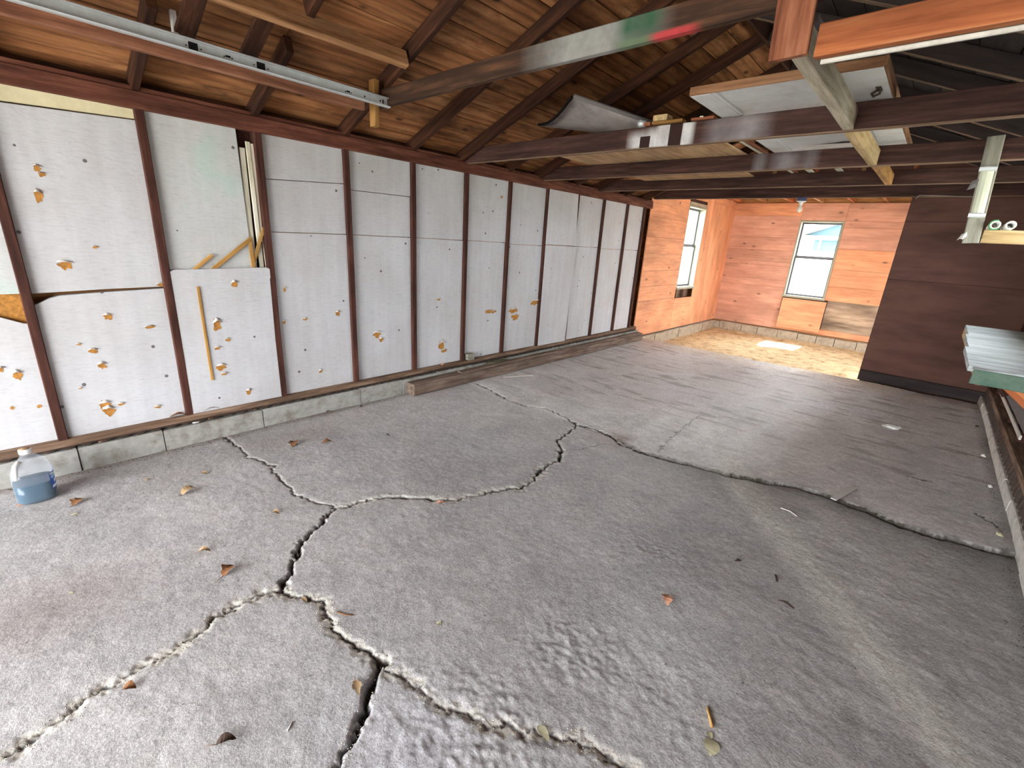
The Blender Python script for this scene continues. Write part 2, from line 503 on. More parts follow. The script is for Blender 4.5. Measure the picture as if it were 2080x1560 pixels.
def empty(name, loc=(0, 0, 0)):
    o = bpy.data.objects.new(name, None)
    o.empty_display_size = 0.1
    o.location = loc
    COL.objects.link(o)
    return o


def tag(o, label, cat, group=None, kind=None):
    o['label'] = label
    o['category'] = cat
    if group:
        o['group'] = group
    if kind:
        o['kind'] = kind
    return o


def struct(o):
    o['kind'] = 'structure'
    return o


def keep(o, parent):
    """Parent a piece made in world coordinates to an object that has its own place."""
    o.parent = parent
    bpy.context.view_layer.update()
    o.matrix_parent_inverse = parent.matrix_world.inverted()
    return o


def mesh_from(name, verts, faces, smooth=False):
    me = bpy.data.meshes.new(name)
    me.from_pydata([tuple(v) for v in verts], [], faces)
    me.update()
    if smooth:
        me.polygons.foreach_set('use_smooth', [True] * len(me.polygons))
    return me


_cache = {}


def bar_mesh(L, w, h, ch=0.004, n=3, jit=0.0015):
    """Chamfered bar along local X from 0 to L; w across (local Y), h up (local Z)."""
    ch = min(ch, w * 0.25, h * 0.25)
    a, b = w / 2, h / 2
    prof = [(-a + ch, -b), (a - ch, -b), (a, -b + ch), (a, b - ch), (a - ch, b), (-a + ch, b), (-a, b - ch), (-a, -b + ch)]
    vs, fs = [], []
    for i in range(n + 1):
        x = L * i / n
        jy, jz = (rnd.uniform(-jit, jit), rnd.uniform(-jit, jit)) if 0 < i < n else (0, 0)
        for (y, z) in prof:
            vs.append((x, y + jy, z + jz))
    for i in range(n):
        for j in range(8):
            k = (j + 1) % 8
            fs.append((i * 8 + j, i * 8 + k, (i + 1) * 8 + k, (i + 1) * 8 + j))
    fs.append(tuple(range(7, -1, -1)))
    fs.append(tuple(n * 8 + j for j in range(8)))
    return mesh_from('bar', vs, fs)


def frame_mat(p0, p1, up=(0, 0, 1)):
    p0, p1 = Vector(p0), Vector(p1)
    x = (p1 - p0).normalized()
    u = Vector(up)
    z = (u - x * u.dot(x)).normalized()
    y = z.cross(x)
    m = Matrix((x, y, z)).transposed().to_4x4()
    m.translation = p0
    return m


def bar(name, p0, p1, w, h, mat, parent=None, up=(0, 0, 1), ch=0.004, n=3, jit=0.0015):
    L = (Vector(p1) - Vector(p0)).length
    o = link(name, bar_mesh(L, w, h, ch, n, jit), mat)
    o.matrix_world = frame_mat(p0, p1, up)
    if parent is not None:
        keep(o, parent)
    return o


def box(name, lo, hi, mat, parent=None, ch=0.003, along=0, n=1):
    """Axis-aligned chamfered box, grain along the given axis."""
    lo, hi = np.array(lo, float), np.array(hi, float)
    c = (lo + hi) / 2
    d = hi - lo
    p0, p1 = c.copy(), c.copy()
    p0[along], p1[along] = lo[along], hi[along]
    if along == 2:
        return bar(name, p0, p1, d[1], d[0], mat, parent, up=(1, 0, 0), ch=ch, n=n, jit=0)
    w = d[1] if along == 0 else d[0]
    return bar(name, p0, p1, w, d[2], mat, parent, ch=ch, n=n, jit=0)


def slab(name, poly, xf, thick, mat, parent=None):
    """Upright board seen from +x: outline in (y, z), front face at x = xf."""
    bm = bmesh.new()
    fr = [bm.verts.new((xf, y, z)) for (y, z) in poly]
    bk = [bm.verts.new((xf - thick, y, z)) for (y, z) in poly]
    n = len(poly)
    bm.faces.new(fr)
    bm.faces.new(bk[::-1])
    for i in range(n):
        j = (i + 1) % n
        bm.faces.new((fr[j], fr[i], bk[i], bk[j]))
    bmesh.ops.recalc_face_normals(bm, faces=bm.faces)
    me = bpy.data.meshes.new(name)
    bm.to_mesh(me)
    bm.free()
    o = link(name, me, mat)
    if parent is not None:
        keep(o, parent)
    return o


def tube_mesh(pts, rads, seg=10, caps=True, smooth=True):
    pts = [Vector(p) for p in pts]
    vs, fs = [], []
    n = len(pts)
    ref = Vector((0, 0, 1))
    for i, p in enumerate(pts):
        t = (pts[min(i + 1, n - 1)] - pts[max(i - 1, 0)]).normalized()
        r = ref if abs(t.dot(ref)) < 0.95 else Vector((1, 0, 0))
        a = t.cross(r).normalized()
        b = t.cross(a)
        rad = rads[i] if hasattr(rads, '__len__') else rads
        for k in range(seg):
            q = 2 * math.pi * k / seg
            vs.append(p + a * (rad * math.cos(q)) + b * (rad * math.sin(q)))
    for i in range(n - 1):
        for k in range(seg):
            j = (k + 1) % seg
            fs.append((i * seg + k, i * seg + j, (i + 1) * seg + j, (i + 1) * seg + k))
    if caps:
        fs.append(tuple(range(seg - 1, -1, -1)))
        fs.append(tuple((n - 1) * seg + k for k in range(seg)))
    return mesh_from('tube', vs, fs, smooth)


def tube(name, pts, rads, mat, parent=None, seg=10, caps=True):
    o = link(name, tube_mesh(pts, rads, seg, caps), mat)
    if parent is not None:
        keep(o, parent)
    return o


def lathe_mesh(prof, seg=24, axis_pts=None):
    vs, fs = [], []
    for (r, z) in prof:
        for k in range(seg):
            q = 2 * math.pi * k / seg
            vs.append((r * math.cos(q), r * math.sin(q), z))
    for i in range(len(prof) - 1):
        for k in range(seg):
            j = (k + 1) % seg
            fs.append((i * seg + k, i * seg + j, (i + 1) * seg + j, (i + 1) * seg + k))
    fs.append(tuple(range(seg - 1, -1, -1)))
    fs.append(tuple((len(prof) - 1) * seg + k for k in range(seg)))
    return mesh_from('lathe', vs, fs, True)


# ------------------------------------------------------------------ noise on arrays
_rs = np.random.RandomState(11)
_LAT = _rs.rand(256, 256)


def vnoise(x, y, s):
    u, v = x * s, y * s
    i, j = np.floor(u).astype(int), np.floor(v).astype(int)
    fu, fv = u - i, v - j
    fu = fu * fu * (3 - 2 * fu)
    fv = fv * fv * (3 - 2 * fv)
    i0, i1, j0, j1 = i & 255, (i + 1) & 255, j & 255, (j + 1) & 255
    return (_LAT[i0, j0] * (1 - fu) + _LAT[i1, j0] * fu) * (1 - fv) + (_LAT[i0, j1] * (1 - fu) + _LAT[i1, j1] * fu) * fv


def fbm(x, y, s, o=4, g=0.5):
    a, t, r = 1.0, 0.0, np.zeros_like(x)
    for k in range(o):
        r += a * vnoise(x + 13.7 * k, y + 7.1 * k, s)
        t += a
        a *= g
        s *= 2.03
    return r / t


# ================================================================== FLOOR
def crack_pts(px):
    return np.array([fl(*p)[:2] for p in px])


# (outline followed on the floor, half width, depth, pale crumbled rim, rim strength)
CR = [
    ([(455, 885), (505, 928), (555, 945), (562, 965), (585, 985), (600, 1003), (640, 1018), (688, 1030)], .0055, .012, .02, .25),
    ([(688, 1030), (740, 1018), (785, 1010), (850, 1012), (895, 1016), (940, 1012), (1000, 996), (1060, 990), (1080, 980), (1095, 955), (1135, 935), (1140, 915), (1133, 893), (1165, 870), (1172, 862)], .0085, .016, .035, .55),
    ([(688, 1030), (665, 1050), (635, 1078), (612, 1100), (603, 1130), (590, 1160), (570, 1197)], .0085, .03, .012, .15),
    ([(570, 1197), (530, 1205), (470, 1235), (430, 1258), (390, 1300), (340, 1330), (290, 1355), (220, 1395), (160, 1430), (100, 1470), (50, 1515), (-10, 1545)], .0052, .014, .026, .9),
    ([(570, 1197), (600, 1210), (640, 1215), (660, 1235), (672, 1265), (690, 1290), (720, 1303), (745, 1325), (772, 1345)], .0062, .014, .030, .75),
    ([(772, 1345), (760, 1375), (745, 1410), (735, 1450), (720, 1490), (700, 1530), (680, 1580)], .010, .035, .02, .25),
    ([(772, 1345), (800, 1362), (830, 1375), (850, 1400), (880, 1425), (910, 1440), (955, 1445), (975, 1465), (1020, 1475), (1085, 1490), (1150, 1500), (1190, 1505), (1230, 1535), (1290, 1565)], .0042, .01, .028, .7),
    ([(965, 778), (1000, 795), (1030, 810), (1060, 822), (1110, 830), (1150, 848), (1172, 862), (1210, 872), (1240, 885), (1265, 905), (1300, 918), (1340, 930), (1400, 945)], .0075, .012, .02, .2),
    ([(1140, 915), (1185, 910), (1228, 900)], .004, .006, .01, .1),
    ([(1335, 920), (1350, 905), (1375, 880), (1395, 865), (1420, 845)], .004, .005, .01, .05),
    ([(1840, 970), (1890, 982)], .006, .004, .01, .0), ([(1945, 920), (2000, 935)], .006, .004, .01, .0),
    ([(1975, 1045), (2030, 1078)], .006, .004, .01, .0)]
STEP = crack_pts([(1172, 862), (1240, 885), (1300, 918), (1400, 945), (1480, 965), (1560, 980), (1620, 990), (1660, 1002), (1700, 1018), (1760, 1040), (1830, 1070), (1900, 1090), (1980, 1112), (2060, 1130)])


def build_floor():
    xs = np.linspace(-0.02, 4.27, 620)
    ys = np.concatenate([np.arange(-1.4, 3.2, 0.0068), np.arange(3.2, 5.0, 0.011), np.arange(5.0, 7.4, 0.017)])
    X, Y = np.meshgrid(xs, ys)
    sh = X.shape
    x, y = X.ravel(), Y.ravel()
    z = (fbm(x, y, 2.0, 3) - 0.5) * 0.012 + (fbm(x, y, 30.0, 3) - 0.5) * 0.0032
    # raised far slab
    o = np.argsort(STEP[:, 0])
    ystep = np.interp(x, STEP[o, 0], STEP[o, 1]) + (fbm(x, y, 16.0, 4, .6) - 0.5) * 0.06
    hs = np.interp(x, [1.3, 2.0, 3.0, 4.2], [0.0, 0.006, 0.013, 0.017])
    t = np.clip((y - ystep) / 0.010, 0, 1)
    z += hs * t * t * (3 - 2 * t)
    z -= 0.014 * np.exp(-((y - ystep + .008) / 0.009) ** 2) * np.clip((x - 1.4) / .8, 0, 1) * (0.4 + vnoise(x, y, 14.0))
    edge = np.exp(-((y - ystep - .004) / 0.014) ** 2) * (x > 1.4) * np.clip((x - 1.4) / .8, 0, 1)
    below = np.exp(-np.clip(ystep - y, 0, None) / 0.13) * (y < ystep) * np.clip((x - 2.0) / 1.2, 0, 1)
    # cracks
    dark = np.zeros_like(x)
    pale = np.zeros_like(x)
    wx = x + (fbm(x, y, 26.0, 4, .62) - 0.5) * 0.062
    wy = y + (fbm(x + 50, y + 9, 26.0, 4, .62) - 0.5) * 0.062
    rough = fbm(x + 3, y + 5, 60.0, 2)
    for (px, hw, dep, rim, rs) in CR:
        P = crack_pts(px)
        lo, hi = P.min(0) - 0.15, P.max(0) + 0.15
        idx = np.nonzero((x > lo[0]) & (x < hi[0]) & (y > lo[1]) & (y < hi[1]))[0]
        best = np.full(len(idx), 9.0)
        qx, qy = wx[idx], wy[idx]
        for a, b in zip(P[:-1], P[1:]):
            d = b - a
            L2 = d @ d
            tt = np.clip(((qx - a[0]) * d[0] + (qy - a[1]) * d[1]) / L2, 0, 1)
            best = np.minimum(best, np.hypot(qx - a[0] - tt * d[0], qy - a[1] - tt * d[1]))
        w = hw * (0.55 + 0.9 * vnoise(x[idx], y[idx], 9.0))
        c = np.clip((w * 1.5 - best) / (w * 0.9), 0, 1)
        z[idx] -= dep * c
        dark[idx] = np.maximum(dark[idx], c * min(1, hw / .007))
        p = rs * np.clip((1.15 - best / (rim * (0.25 + 1.3 * rough[idx]))) * 2.2, 0, 1) * (1 - c)
        z[idx] -= 0.006 * np.clip(p, 0, 1) * (0.3 + rough[idx])
        pale[idx] = np.maximum(pale[idx], np.clip(p, 0, 1))

    def blob(px, py, rx, ry=None, ang=0.0):
        c = fl(px, py)
        ry = ry or rx
        dx, dy = x - c[0], y - c[1]
        ca, sa = math.cos(ang), math.sin(ang)
        u, v = (dx * ca + dy * sa) / rx, (-dx * sa + dy * ca) / ry
        return np.exp(-(u * u + v * v) * 1.2)

    # broken, pitted areas
    pit = np.clip(blob(1160, 1310, .2, .17) + 0.8 * blob(1340, 1120, .16, .1) + 0.9 * blob(880, 1500, .28, .2)
                  + 0.5 * blob(1010, 1420, .3, .12) + .6 * blob(1060, 1520, .2, .15) + 0.5 * blob(1340, 1400, .25), 0, 1)
    z += pit * ((fbm(x, y, 34.0, 4, .6) - 0.52) * 0.012 + (fbm(x, y, 80.0, 2) - 0.5) * 0.006 - 0.002)
    # colour
    n1 = fbm(x, y, 1.3, 4)
    n2 = fbm(x + 31, y + 17, 3.1, 4)
    n3 = fbm(x * 0.5 + 3, y * 2.2 + 9, 7.0, 3)
    base = np.stack([np.full_like(x, 0.60), np.full_like(x, 0.596), np.full_like(x, 0.588)], 1)
    v = 0.88 + 0.34 * (n1 - 0.5) + 0.5 * (n2 - 0.5) + 0.20 * (y > ystep)
    base *= v[:, None]
    dk = np.clip((n2 - 0.55) * 6, 0, 1) * 0.22
    base *= (1 - dk)[:, None] * np.array([1.0, 0.985, 0.99])

    def paint(m, col, amt):
        nonlocal base
        m = np.clip(m * amt, 0, 1)[:, None]
        base = base * (1 - m) + np.array(col) * m

    L = lambda r, g, b: np.array(lin(r, g, b)[:3]) * 1.45
    paint(pit, L(172, 172, 176), 0.35 * 1.0)
    paint(blob(1340, 1340, .28, .5, .5), L(186, 190, 192), 0.5)          # smooth pale repair
    paint(blob(800, 1540, .4, .3), L(180, 182, 190), 0.55)
    paint(blob(1280, 900, .3, .16) * np.clip((n2 - .35) * 4, 0, 1), L(108, 88, 76), 0.75)
    paint(blob(1205, 980, .16, .12) * np.clip((n2 - .4) * 5, 0, 1), L(112, 90, 82), 0.5)
    paint(blob(1400, 800, .7, .5), L(158, 158, 166), 0.45)
    paint(blob(1680, 830, .35, .35), L(190, 196, 204), 0.6)  # glare of the back window, painted into the floor colour
    paint(blob(1300, 720, .6, .4), L(168, 170, 176), 0.4)
    paint(blob(960, 905, .26, .2, .3) * np.clip((n3 - .4) * 5, 0, 1), L(172, 176, 182), 0.6)
    paint(blob(340, 965, .3, .2), L(116, 108, 100), 0.35)
    paint(blob(60, 1250, .25, .4), L(112, 96, 92), 0.5)
    paint(blob(620, 880, .6, .2, 1.57), L(126, 116, 106), 0.4)
    paint(blob(1730, 1460, .03, .06, .4), L(110, 110, 104), 0.6)
    paint(blob(1935, 1400, .025, .04, .4), L(104, 102, 98), 0.6)
    # edge of light across the floor, painted as a pale band and darker strip
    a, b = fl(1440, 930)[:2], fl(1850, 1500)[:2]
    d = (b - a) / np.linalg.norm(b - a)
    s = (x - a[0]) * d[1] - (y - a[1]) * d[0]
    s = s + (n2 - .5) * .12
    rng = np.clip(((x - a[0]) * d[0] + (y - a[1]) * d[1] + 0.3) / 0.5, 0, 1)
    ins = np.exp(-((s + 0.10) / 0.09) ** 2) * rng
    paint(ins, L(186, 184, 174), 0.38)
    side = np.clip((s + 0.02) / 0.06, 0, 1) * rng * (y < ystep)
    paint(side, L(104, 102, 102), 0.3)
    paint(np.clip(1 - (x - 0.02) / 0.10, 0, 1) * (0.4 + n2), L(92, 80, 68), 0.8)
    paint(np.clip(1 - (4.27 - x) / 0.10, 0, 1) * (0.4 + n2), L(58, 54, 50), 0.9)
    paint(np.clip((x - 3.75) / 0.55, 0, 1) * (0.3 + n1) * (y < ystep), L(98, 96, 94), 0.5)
    streak = np.clip((n3 - 0.62) * 9, 0, 1) * np.clip((y - 3.0) / 1.5, 0, 1)
    paint(streak, L(92, 88, 84), 0.5)
    paint(np.clip((y - 6.6) / 0.6, 0, 1) * np.clip((n2 - .3) * 3, 0, 1), L(172, 156, 128), 0.6)
    paint(pale * (.55 + .9 * fbm(x, y, 50.0, 2)), L(176, 172, 160), 0.7)
    paint(edge * (.45 + n2), L(50, 43, 34), 1.0)  # dark joint of the slab step, with its shadow painted in
    paint(below, L(62, 60, 52), 0.8)  # shadow in front of the step, painted into the near slab
    paint(dark, L(34, 32, 31), 1.0)
    # broken front edge of the slab against the dirt
    z -= np.clip((y - 7.28 - (n2 - .5) * 0.16) / 0.1, 0, 1) * 0.22
    nv = len(x)
    ny, nx = sh
    me = bpy.data.meshes.new('floor')
    me.vertices.add(nv)
    me.vertices.foreach_set('co', np.stack([x, y, z], 1).ravel())
    i = np.arange(ny - 1)[:, None] * nx + np.arange(nx - 1)[None, :]
    i = i.ravel()
    q = np.stack([i, i + 1, i + nx + 1, i + nx], 1).ravel().astype(np.int32)
    nf = len(i)
    me.loops.add(nf * 4)
    me.loops.foreach_set('vertex_index', q)
    me.polygons.add(nf)
    me.polygons.foreach_set('loop_start', np.arange(0, nf * 4, 4, dtype=np.int32))
    me.polygons.foreach_set('use_smooth', np.ones(nf, dtype=bool))
    me.update()
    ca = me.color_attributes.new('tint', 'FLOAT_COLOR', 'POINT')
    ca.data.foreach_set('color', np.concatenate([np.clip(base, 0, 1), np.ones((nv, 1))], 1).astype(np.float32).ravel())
    return struct(link('floor', me, 'floor')), (xs, ys, z.reshape(sh))


floor, FH = build_floor()


def floor_z(x, y):
    xs, ys, Z = FH
    i = int(np.clip(np.searchsorted(xs, x), 0, len(xs) - 1))
    j = int(np.clip(np.searchsorted(ys, y), 0, len(ys) - 1))
    return float(Z[j, i])


def build_dirt():
    xs = np.linspace(-0.06, 4.5, 150)
    ys = np.linspace(7.2, 11.0, 130)
    X, Y = np.meshgrid(xs, ys)
    x, y = X.ravel(), Y.ravel()
    z = -0.185 + np.clip(1 - (y - 7.2) / 0.9, 0, 1) ** 2 * 0.11 + (fbm(x, y, 3.0, 4) - .5) * .07 + (fbm(x, y, 18.0, 3) - .5) * .022
    z += np.exp(-((y - 10.9) / .15) ** 2) * 0.03
    nx = len(xs)
    i = (np.arange(len(ys) - 1)[:, None] * nx + np.arange(nx - 1)[None, :]).ravel()
    me = mesh_from('dirt_floor', np.stack([x, y, z], 1).tolist(), np.stack([i, i + 1, i + nx + 1, i + nx], 1).tolist(), True)
    o = struct(link('floor', me, 'dirt'))
    return o


build_dirt()

struct(box('floor', (-.1, -3.1, -.3), (4.3, -1.39, -.004), 'block', ch=.01))

# ================================================================== LEFT WALL (x = 0 is the inner face of the studs)
wall_left = struct(empty('wall_left'))
STUD = [0.06, 0.69, 1.315, 1.945, 2.565, 3.19, 3.81, 4.45, 5.06, 5.68, 6.32, 6.84]   # far edge of each stud + ~.02
SW = 0.045
# outer sheathing so that the wall is closed
box('sheathing', (-0.14, -3.0, 0.0), (-0.10, 7.06, 2.2), 'sheath', wall_left, along=1)
# top plate: two members
bar('top_plate', (-0.045, -3.0, 2.115), (-0.045, 7.06, 2.115), 0.095, 0.092, 'plate', wall_left, n=8)
bar('top_plate', (-0.055, -3.0, 2.174), (-0.055, 7.06, 2.174), 0.10, 0.024, 'plate', wall_left, n=8)
bar('sill_plate', (-0.04, -3.0, 0.188), (-0.04, 7.06, 0.188), 0.115, 0.040, 'sill', wall_left, n=14, jit=0.004)
y0 = -3.0
for i, s in enumerate([-2.46, -1.82, -1.19, -0.56] + STUD):
    lean = {6: 0.004, 12: -0.01}.get(i, rnd.uniform(-.006, .006))
    bar('stud', (-0.045, s + lean, 0.205), (-0.045, s, 2.07), SW if i != 16 else 0.06, 0.09, 'stud', wall_left, up=(1, 0, 0), n=4, jit=0.002)
# block footing (joints measured along the wall)
yj = [-3.0, -2.3, -1.6, -0.9, -0.36, 0.10, 0.52, 1.14, 1.96, 2.4, 2.83, 3.3, 3.8, 4.3, 4.8, 5.3, 5.8, 6.3, 6.7, 7.12]
for a, b in zip(yj[:-1], yj[1:]):
    box('concrete_block', (-0.14, a + 0.003, -0.2), (0.028 + rnd.uniform(-.004, .004), b - 0.003, 0.142 + rnd.uniform(-.006, .004)), 'block', wall_left, ch=0.008, along=1)
box('mortar', (-.13, -3.0, -.2), (.012, 7.1, .132), 'block', wall_left, along=1, ch=.002)
# the wavy edge of corrugated metal that shows under the sill
vs_, fs_ = [], []
ny_ = 500
for i in range(ny_ + 1):
    y = -3.0 + 10.06 * i / ny_
    w = 0.007 * math.sin(y * 2 * math.pi / 0.085)
    vs_ += [(0.008, y, 0.150 + w), (0.012, y, 0.168), (-0.02, y, 0.150 + w)]
for i in range(ny_):
    a = i * 3
    fs_ += [(a, a + 3, a + 4, a + 1), (a + 2, a + 5, a + 3, a)]
o = link('corrugated_strip', mesh_from('corrugated_strip', vs_, fs_), 'iron')
keep(o, wall_left)


def bay(i):
    """free width between stud i and i+1 (0 is the bay left of the first stud in view)"""
    ys = [-0.56] + STUD
    return ys[i] + SW / 2 - .012, ys[i + 1] - SW / 2 + .012


PF = -0.03
ZB, ZT = 0.206, 2.075


def foam(poly, mat='foam', xf=PF, thick=0.04):
    poly = [(y, z) for y, z in poly]
    return slab('insulation_panel', poly, xf + rnd.uniform(-.003, .003), thick, mat, wall_left)


for q0, q1 in ((-2.98, -1.84), (-1.80, -.58)):
    slab('insulation_panel', [(q0, ZB), (q1, ZB), (q1, ZT), (q0, ZT)], PF, .03, 'foam', wall_left)
PAN = {}
a, b = bay(0)
PAN['0u'] = foam([(a, 1.055), (b, 1.06), (b, ZT), (a, ZT)], 'foam_tint')
PAN['0l'] = foam([(a, ZB), (b, ZB), (b, 0.895), (.02, .90), (-.03, .925), (-.08, .95), (-.2, .955), (a, .96)])
slab('sheathing_board', [(a, .86), (b, .86), (b, 1.08), (a, 1.08)], -0.055, .02, 'torn', wall_left)
a, b = bay(1)
PAN['1c'] = foam([(a, 1.99), (b, 2.02), (b, ZT), (a, ZT)], 'foam_cream', PF - .006)
PAN['1u'] = foam([(a, 1.058), (.4, 1.072), (b, 1.078), (b, 2.012), (a, 1.98)])
PAN['1l'] = foam([(a, ZB), (b, ZB), (b, 1.066), (.4, 1.055), (.19, 1.043), (.145, 1.03), (a, .99)], xf=PF + .006)
a, b = bay(2)
PAN['2u'] = foam([(a, 1.1), (1.205, 1.1), (1.19, 2.07), (a, ZT)], 'foam_tint')
PAN['2l'] = foam([(a, ZB), (b, ZB), (b, 1.185), (b - .02, 1.195), (a + .03, 1.182), (a, 1.165)], xf=PF + .026, thick=.03)
slab('sheathing_board', [(1.15, 1.1), (b, 1.1), (b, ZT), (1.15, ZT)], -0.075, .02, 'stud', wall_left)
a, b = bay(3)
PAN['3a'] = foam([(a, 1.79), (b, 1.828), (b, 1.985), (b - .012, 1.985), (b - .014, ZT), (a, ZT)])
PAN['3b'] = foam([(a, 1.442), (b, 1.452), (b, 1.823), (a, 1.785)])
PAN['3c'] = foam([(a, ZB), (b, ZB), (b, 1.447), (a, 1.437)])
a, b = bay(4)
PAN['4a'] = foam([(a, 1.79), (b, 1.795), (b, ZT), (a, ZT)])
PAN['4b'] = foam([(a, 1.452), (b, 1.454), (b, 1.79), (a, 1.785)], xf=PF - .004)
PAN['4c'] = foam([(a, ZB), (b, ZB), (b, 1.449), (a, 1.447)])
for i in (5, 6):
    a, b = bay(i)
    PAN['%da' % i] = foam([(a, 1.455), (b, 1.452), (b, ZT), (a, ZT)])
    PAN['%db' % i] = foam([(a, ZB), (b, ZB), (b, 1.447), (a, 1.450)])
for i in (7, 10, 11):
    a, b = bay(i)
    if i == 11:
        b -= 0.0
    PAN['%da' % i] = foam([(a, 1.44), (b, 1.438), (b, ZT), (a, ZT)])
    PAN['%db' % i] = foam([(a, ZB), (b, ZB), (b, 1.433), (a, 1.435)])
# bays whose boards lap over the stud between them
a, b = bay(8)
PAN['8a'] = foam([(a, 1.455), (5.084, 1.452), (5.039, ZT), (a, ZT)], xf=.004, thick=.006)
PAN['8b'] = foam([(a, ZB), (5.038, ZB), (5.084, 1.445), (a, 1.448)], xf=.004, thick=.006)
a, b = bay(9)
PAN['9a'] = foam([(a, 1.452), (b, 1.45), (b, ZT), (a, ZT)])
PAN['9b'] = foam([(a, ZB), (b, ZB), (b, 1.445), (a, 1.447)])


def torn(panel, px, py, w, h, flap=True, mat='torn', ang=0.0):
    """ragged hole through the facing, with a curl of the facing left at its rim"""
    o = PAN[panel]
    xf = max(v.co.x for v in o.data.vertices)
    c = wl(px, py, xf)
    e = np.array(wl(px + w, py, xf)) - c
    dy = abs(e[1])
    dz = abs(wl(px, py + h, xf)[2] - c[2])
    n = 15
    vs, fs = [], []
    ca, sa = math.cos(ang), math.sin(ang)
    for k in range(n):
        q = 2 * math.pi * k / n
        r = rnd.uniform(.55, 1.12)
        u, v = dy * r * math.cos(q), dz * r * math.sin(q)
        vs.append((xf + .0012, c[1] + u * ca - v * sa, c[2] + u * sa + v * ca))
    vs.append((xf + .0006, c[1], c[2]))
    for k in range(n):
        fs.append((k, (k + 1) % n, n))
    keep(link('torn_hole', mesh_from('torn_hole', vs, fs), mat), o)
    if flap and dy > .012:
        vs, fs = [], []
        m = 6
        for k in range(m + 1):
            q = math.pi * (0.1 + 0.8 * k / m) + ang
            r = rnd.uniform(.85, 1.1)
            y, z = c[1] + dy * r * math.cos(q), c[2] + dz * r * math.sin(q)
            t = math.sin(math.pi * k / m)
            vs += [(xf + .0015, y, z), (xf + .004 + .010 * t, y, z - dz * .18 * t), (xf + .002 + .016 * t, y, z - dz * .42 * t)]
        for k in range(m):
            for j in range(2):
                a_ = k * 3 + j
                fs.append((a_, a_ + 3, a_ + 4, a_ + 1))
        keep(link('paper_flap', mesh_from('paper_flap', vs, fs, True), 'flap'), o)


for t in [('0l', 35, 762, 12, 12), ('0l', 2, 750, 7, 7), ('0l', 80, 825, 6, 4), ('0l', 25, 828, 5, 5),
          ('1u', 75, 342, 9, 10), ('1u', 84, 354, 8, 6), ('1u', 78, 398, 10, 17), ('1u', 132, 538, 18, 11), ('1u', 328, 578, 12, 6),
          ('1u', 193, 502, 7, 4), ('1l', 219, 643, 10, 8), ('1l', 303, 664, 13, 4), ('1l', 190, 712, 11, 7), ('1l', 207, 742, 11, 8),
          ('1l', 214, 822, 13, 11), ('1l', 222, 834, 15, 12), ('1l', 247, 820, 8, 4), ('1l', 320, 826, 9, 4), ('1l', 163, 788, 6, 3), ('1l', 160, 699, 6, 3),
          ('2l', 476, 577, 7, 9), ('2l', 441, 660, 10, 15), ('2l', 463, 690, 6, 5), ('2l', 450, 745, 11, 8), ('2l', 456, 759, 7, 4), ('2l', 442, 707, 8, 4), ('2l', 505, 795, 6, 7),
          ('3c', 578, 588, 4, 6), ('3c', 577, 654, 4, 5), ('3c', 686, 636, 5, 7), ('3c', 651, 754, 4, 5), ('3c', 619, 648, 5, 4),
          ('4c', 766, 679, 9, 8), ('4c', 774, 690, 5, 6), ('5b', 891, 608, 5, 3), ('5b', 897, 702, 7, 12), ('5b', 901, 712, 6, 5),
          ('6b', 993, 632, 9, 5), ('6b', 1003, 633, 6, 4), ('6a', 1019, 400, 3, 4), ('7b', 1042, 631, 10, 7), ('7b', 1046, 643, 8, 8),
          ('7b', 1087, 614, 10, 7)]:
    torn(*t)

# three cream sticks standing in the gap of the second bay
for k_, (pa, pb, wd, off) in enumerate([((491, 300), (517, 545), .034, 0), ((502, 288), (532, 545), .029, .004), ((511, 292), (545, 545), .034, .0)]):
    A, B = wl(*pa, -.045), wl(*pb, -.045)
    tag(bar('trim_stick', (-.045 + off, B[1], 1.13), (-.045 + off, A[1], A[2]), wd, .012, 'pale_stick', up=(1, 0, 0), n=2),
        {0: 'shortest cream stick, left of three upright in the gap beside the second foam panel',
         .004: 'tallest cream stick, middle of three upright in the stud bay gap'}.get(off if k_ != 2 else -1,
         'cream stick nearest the brown stud, right of three in the gap'), 'stick', 'cream sticks in the stud bay')
# yellow sticks tucked behind the lower panel of that bay
def ystick(pa, pb, w, label, mat='yellow_stick', x=-.012, t=.008):
    A, B = wl(*pa, x), wl(*pb, x)
    return tag(bar('wood_stick', A, B, w, t, mat, up=(1, 0, 0), n=3, jit=.001), label, 'stick', 'yellow wood sticks on the left wall')
ystick((385, 556), (431, 518), .022, 'short yellow stick, leftmost of those poking up behind the low foam panel')
ystick((414, 562), (508, 486), .026, 'long slanting yellow stick rising right from behind the low foam panel')
ystick((517, 556), (507, 482), .026, 'near upright yellow stick meeting the top of the long slanting one', x=-.014)
ystick((513, 540), (536, 463), .024, 'yellow stick leaning right against the third brown stud', x=-.020)
o = ystick((402, 582), (432, 772), .017, 'thin yellow strip hanging down the face of the low foam panel', x=.003)

# ================================================================== CEILING: rafters, roof boards
ceiling = struct(empty('ceiling', (2.15, 0, 3.05)))
K = 0.41
RZ = 2.165          # underside of rafters at x = 0
XR = 2.15
XRW = 4.30
CN, SN = math.cos(math.atan(K)), math.sin(math.atan(K))
RY = [-2.46, -1.82, -1.19, -.56, 0.06, 0.69, 1.31, 1.945, 2.57, 3.12, 3.78, 4.28, 5.0, 5.50, 6.2, 6.8]
RH = 0.092


def slope_bar(name, y, x0, x1, w, h, mat, off, side=0, parent=ceiling):
    """bar along the roof slope; off = height of its centre line over the rafter underside, square to the slope"""
    def P(x):
        xx = x if side == 0 else XRW - x
        zz = RZ + K * x
        return ((xx - SN * off) if side == 0 else (xx + SN * off), y, zz + CN * off)
    return bar(name, P(x0), P(x1), w, h, mat, parent, n=4)


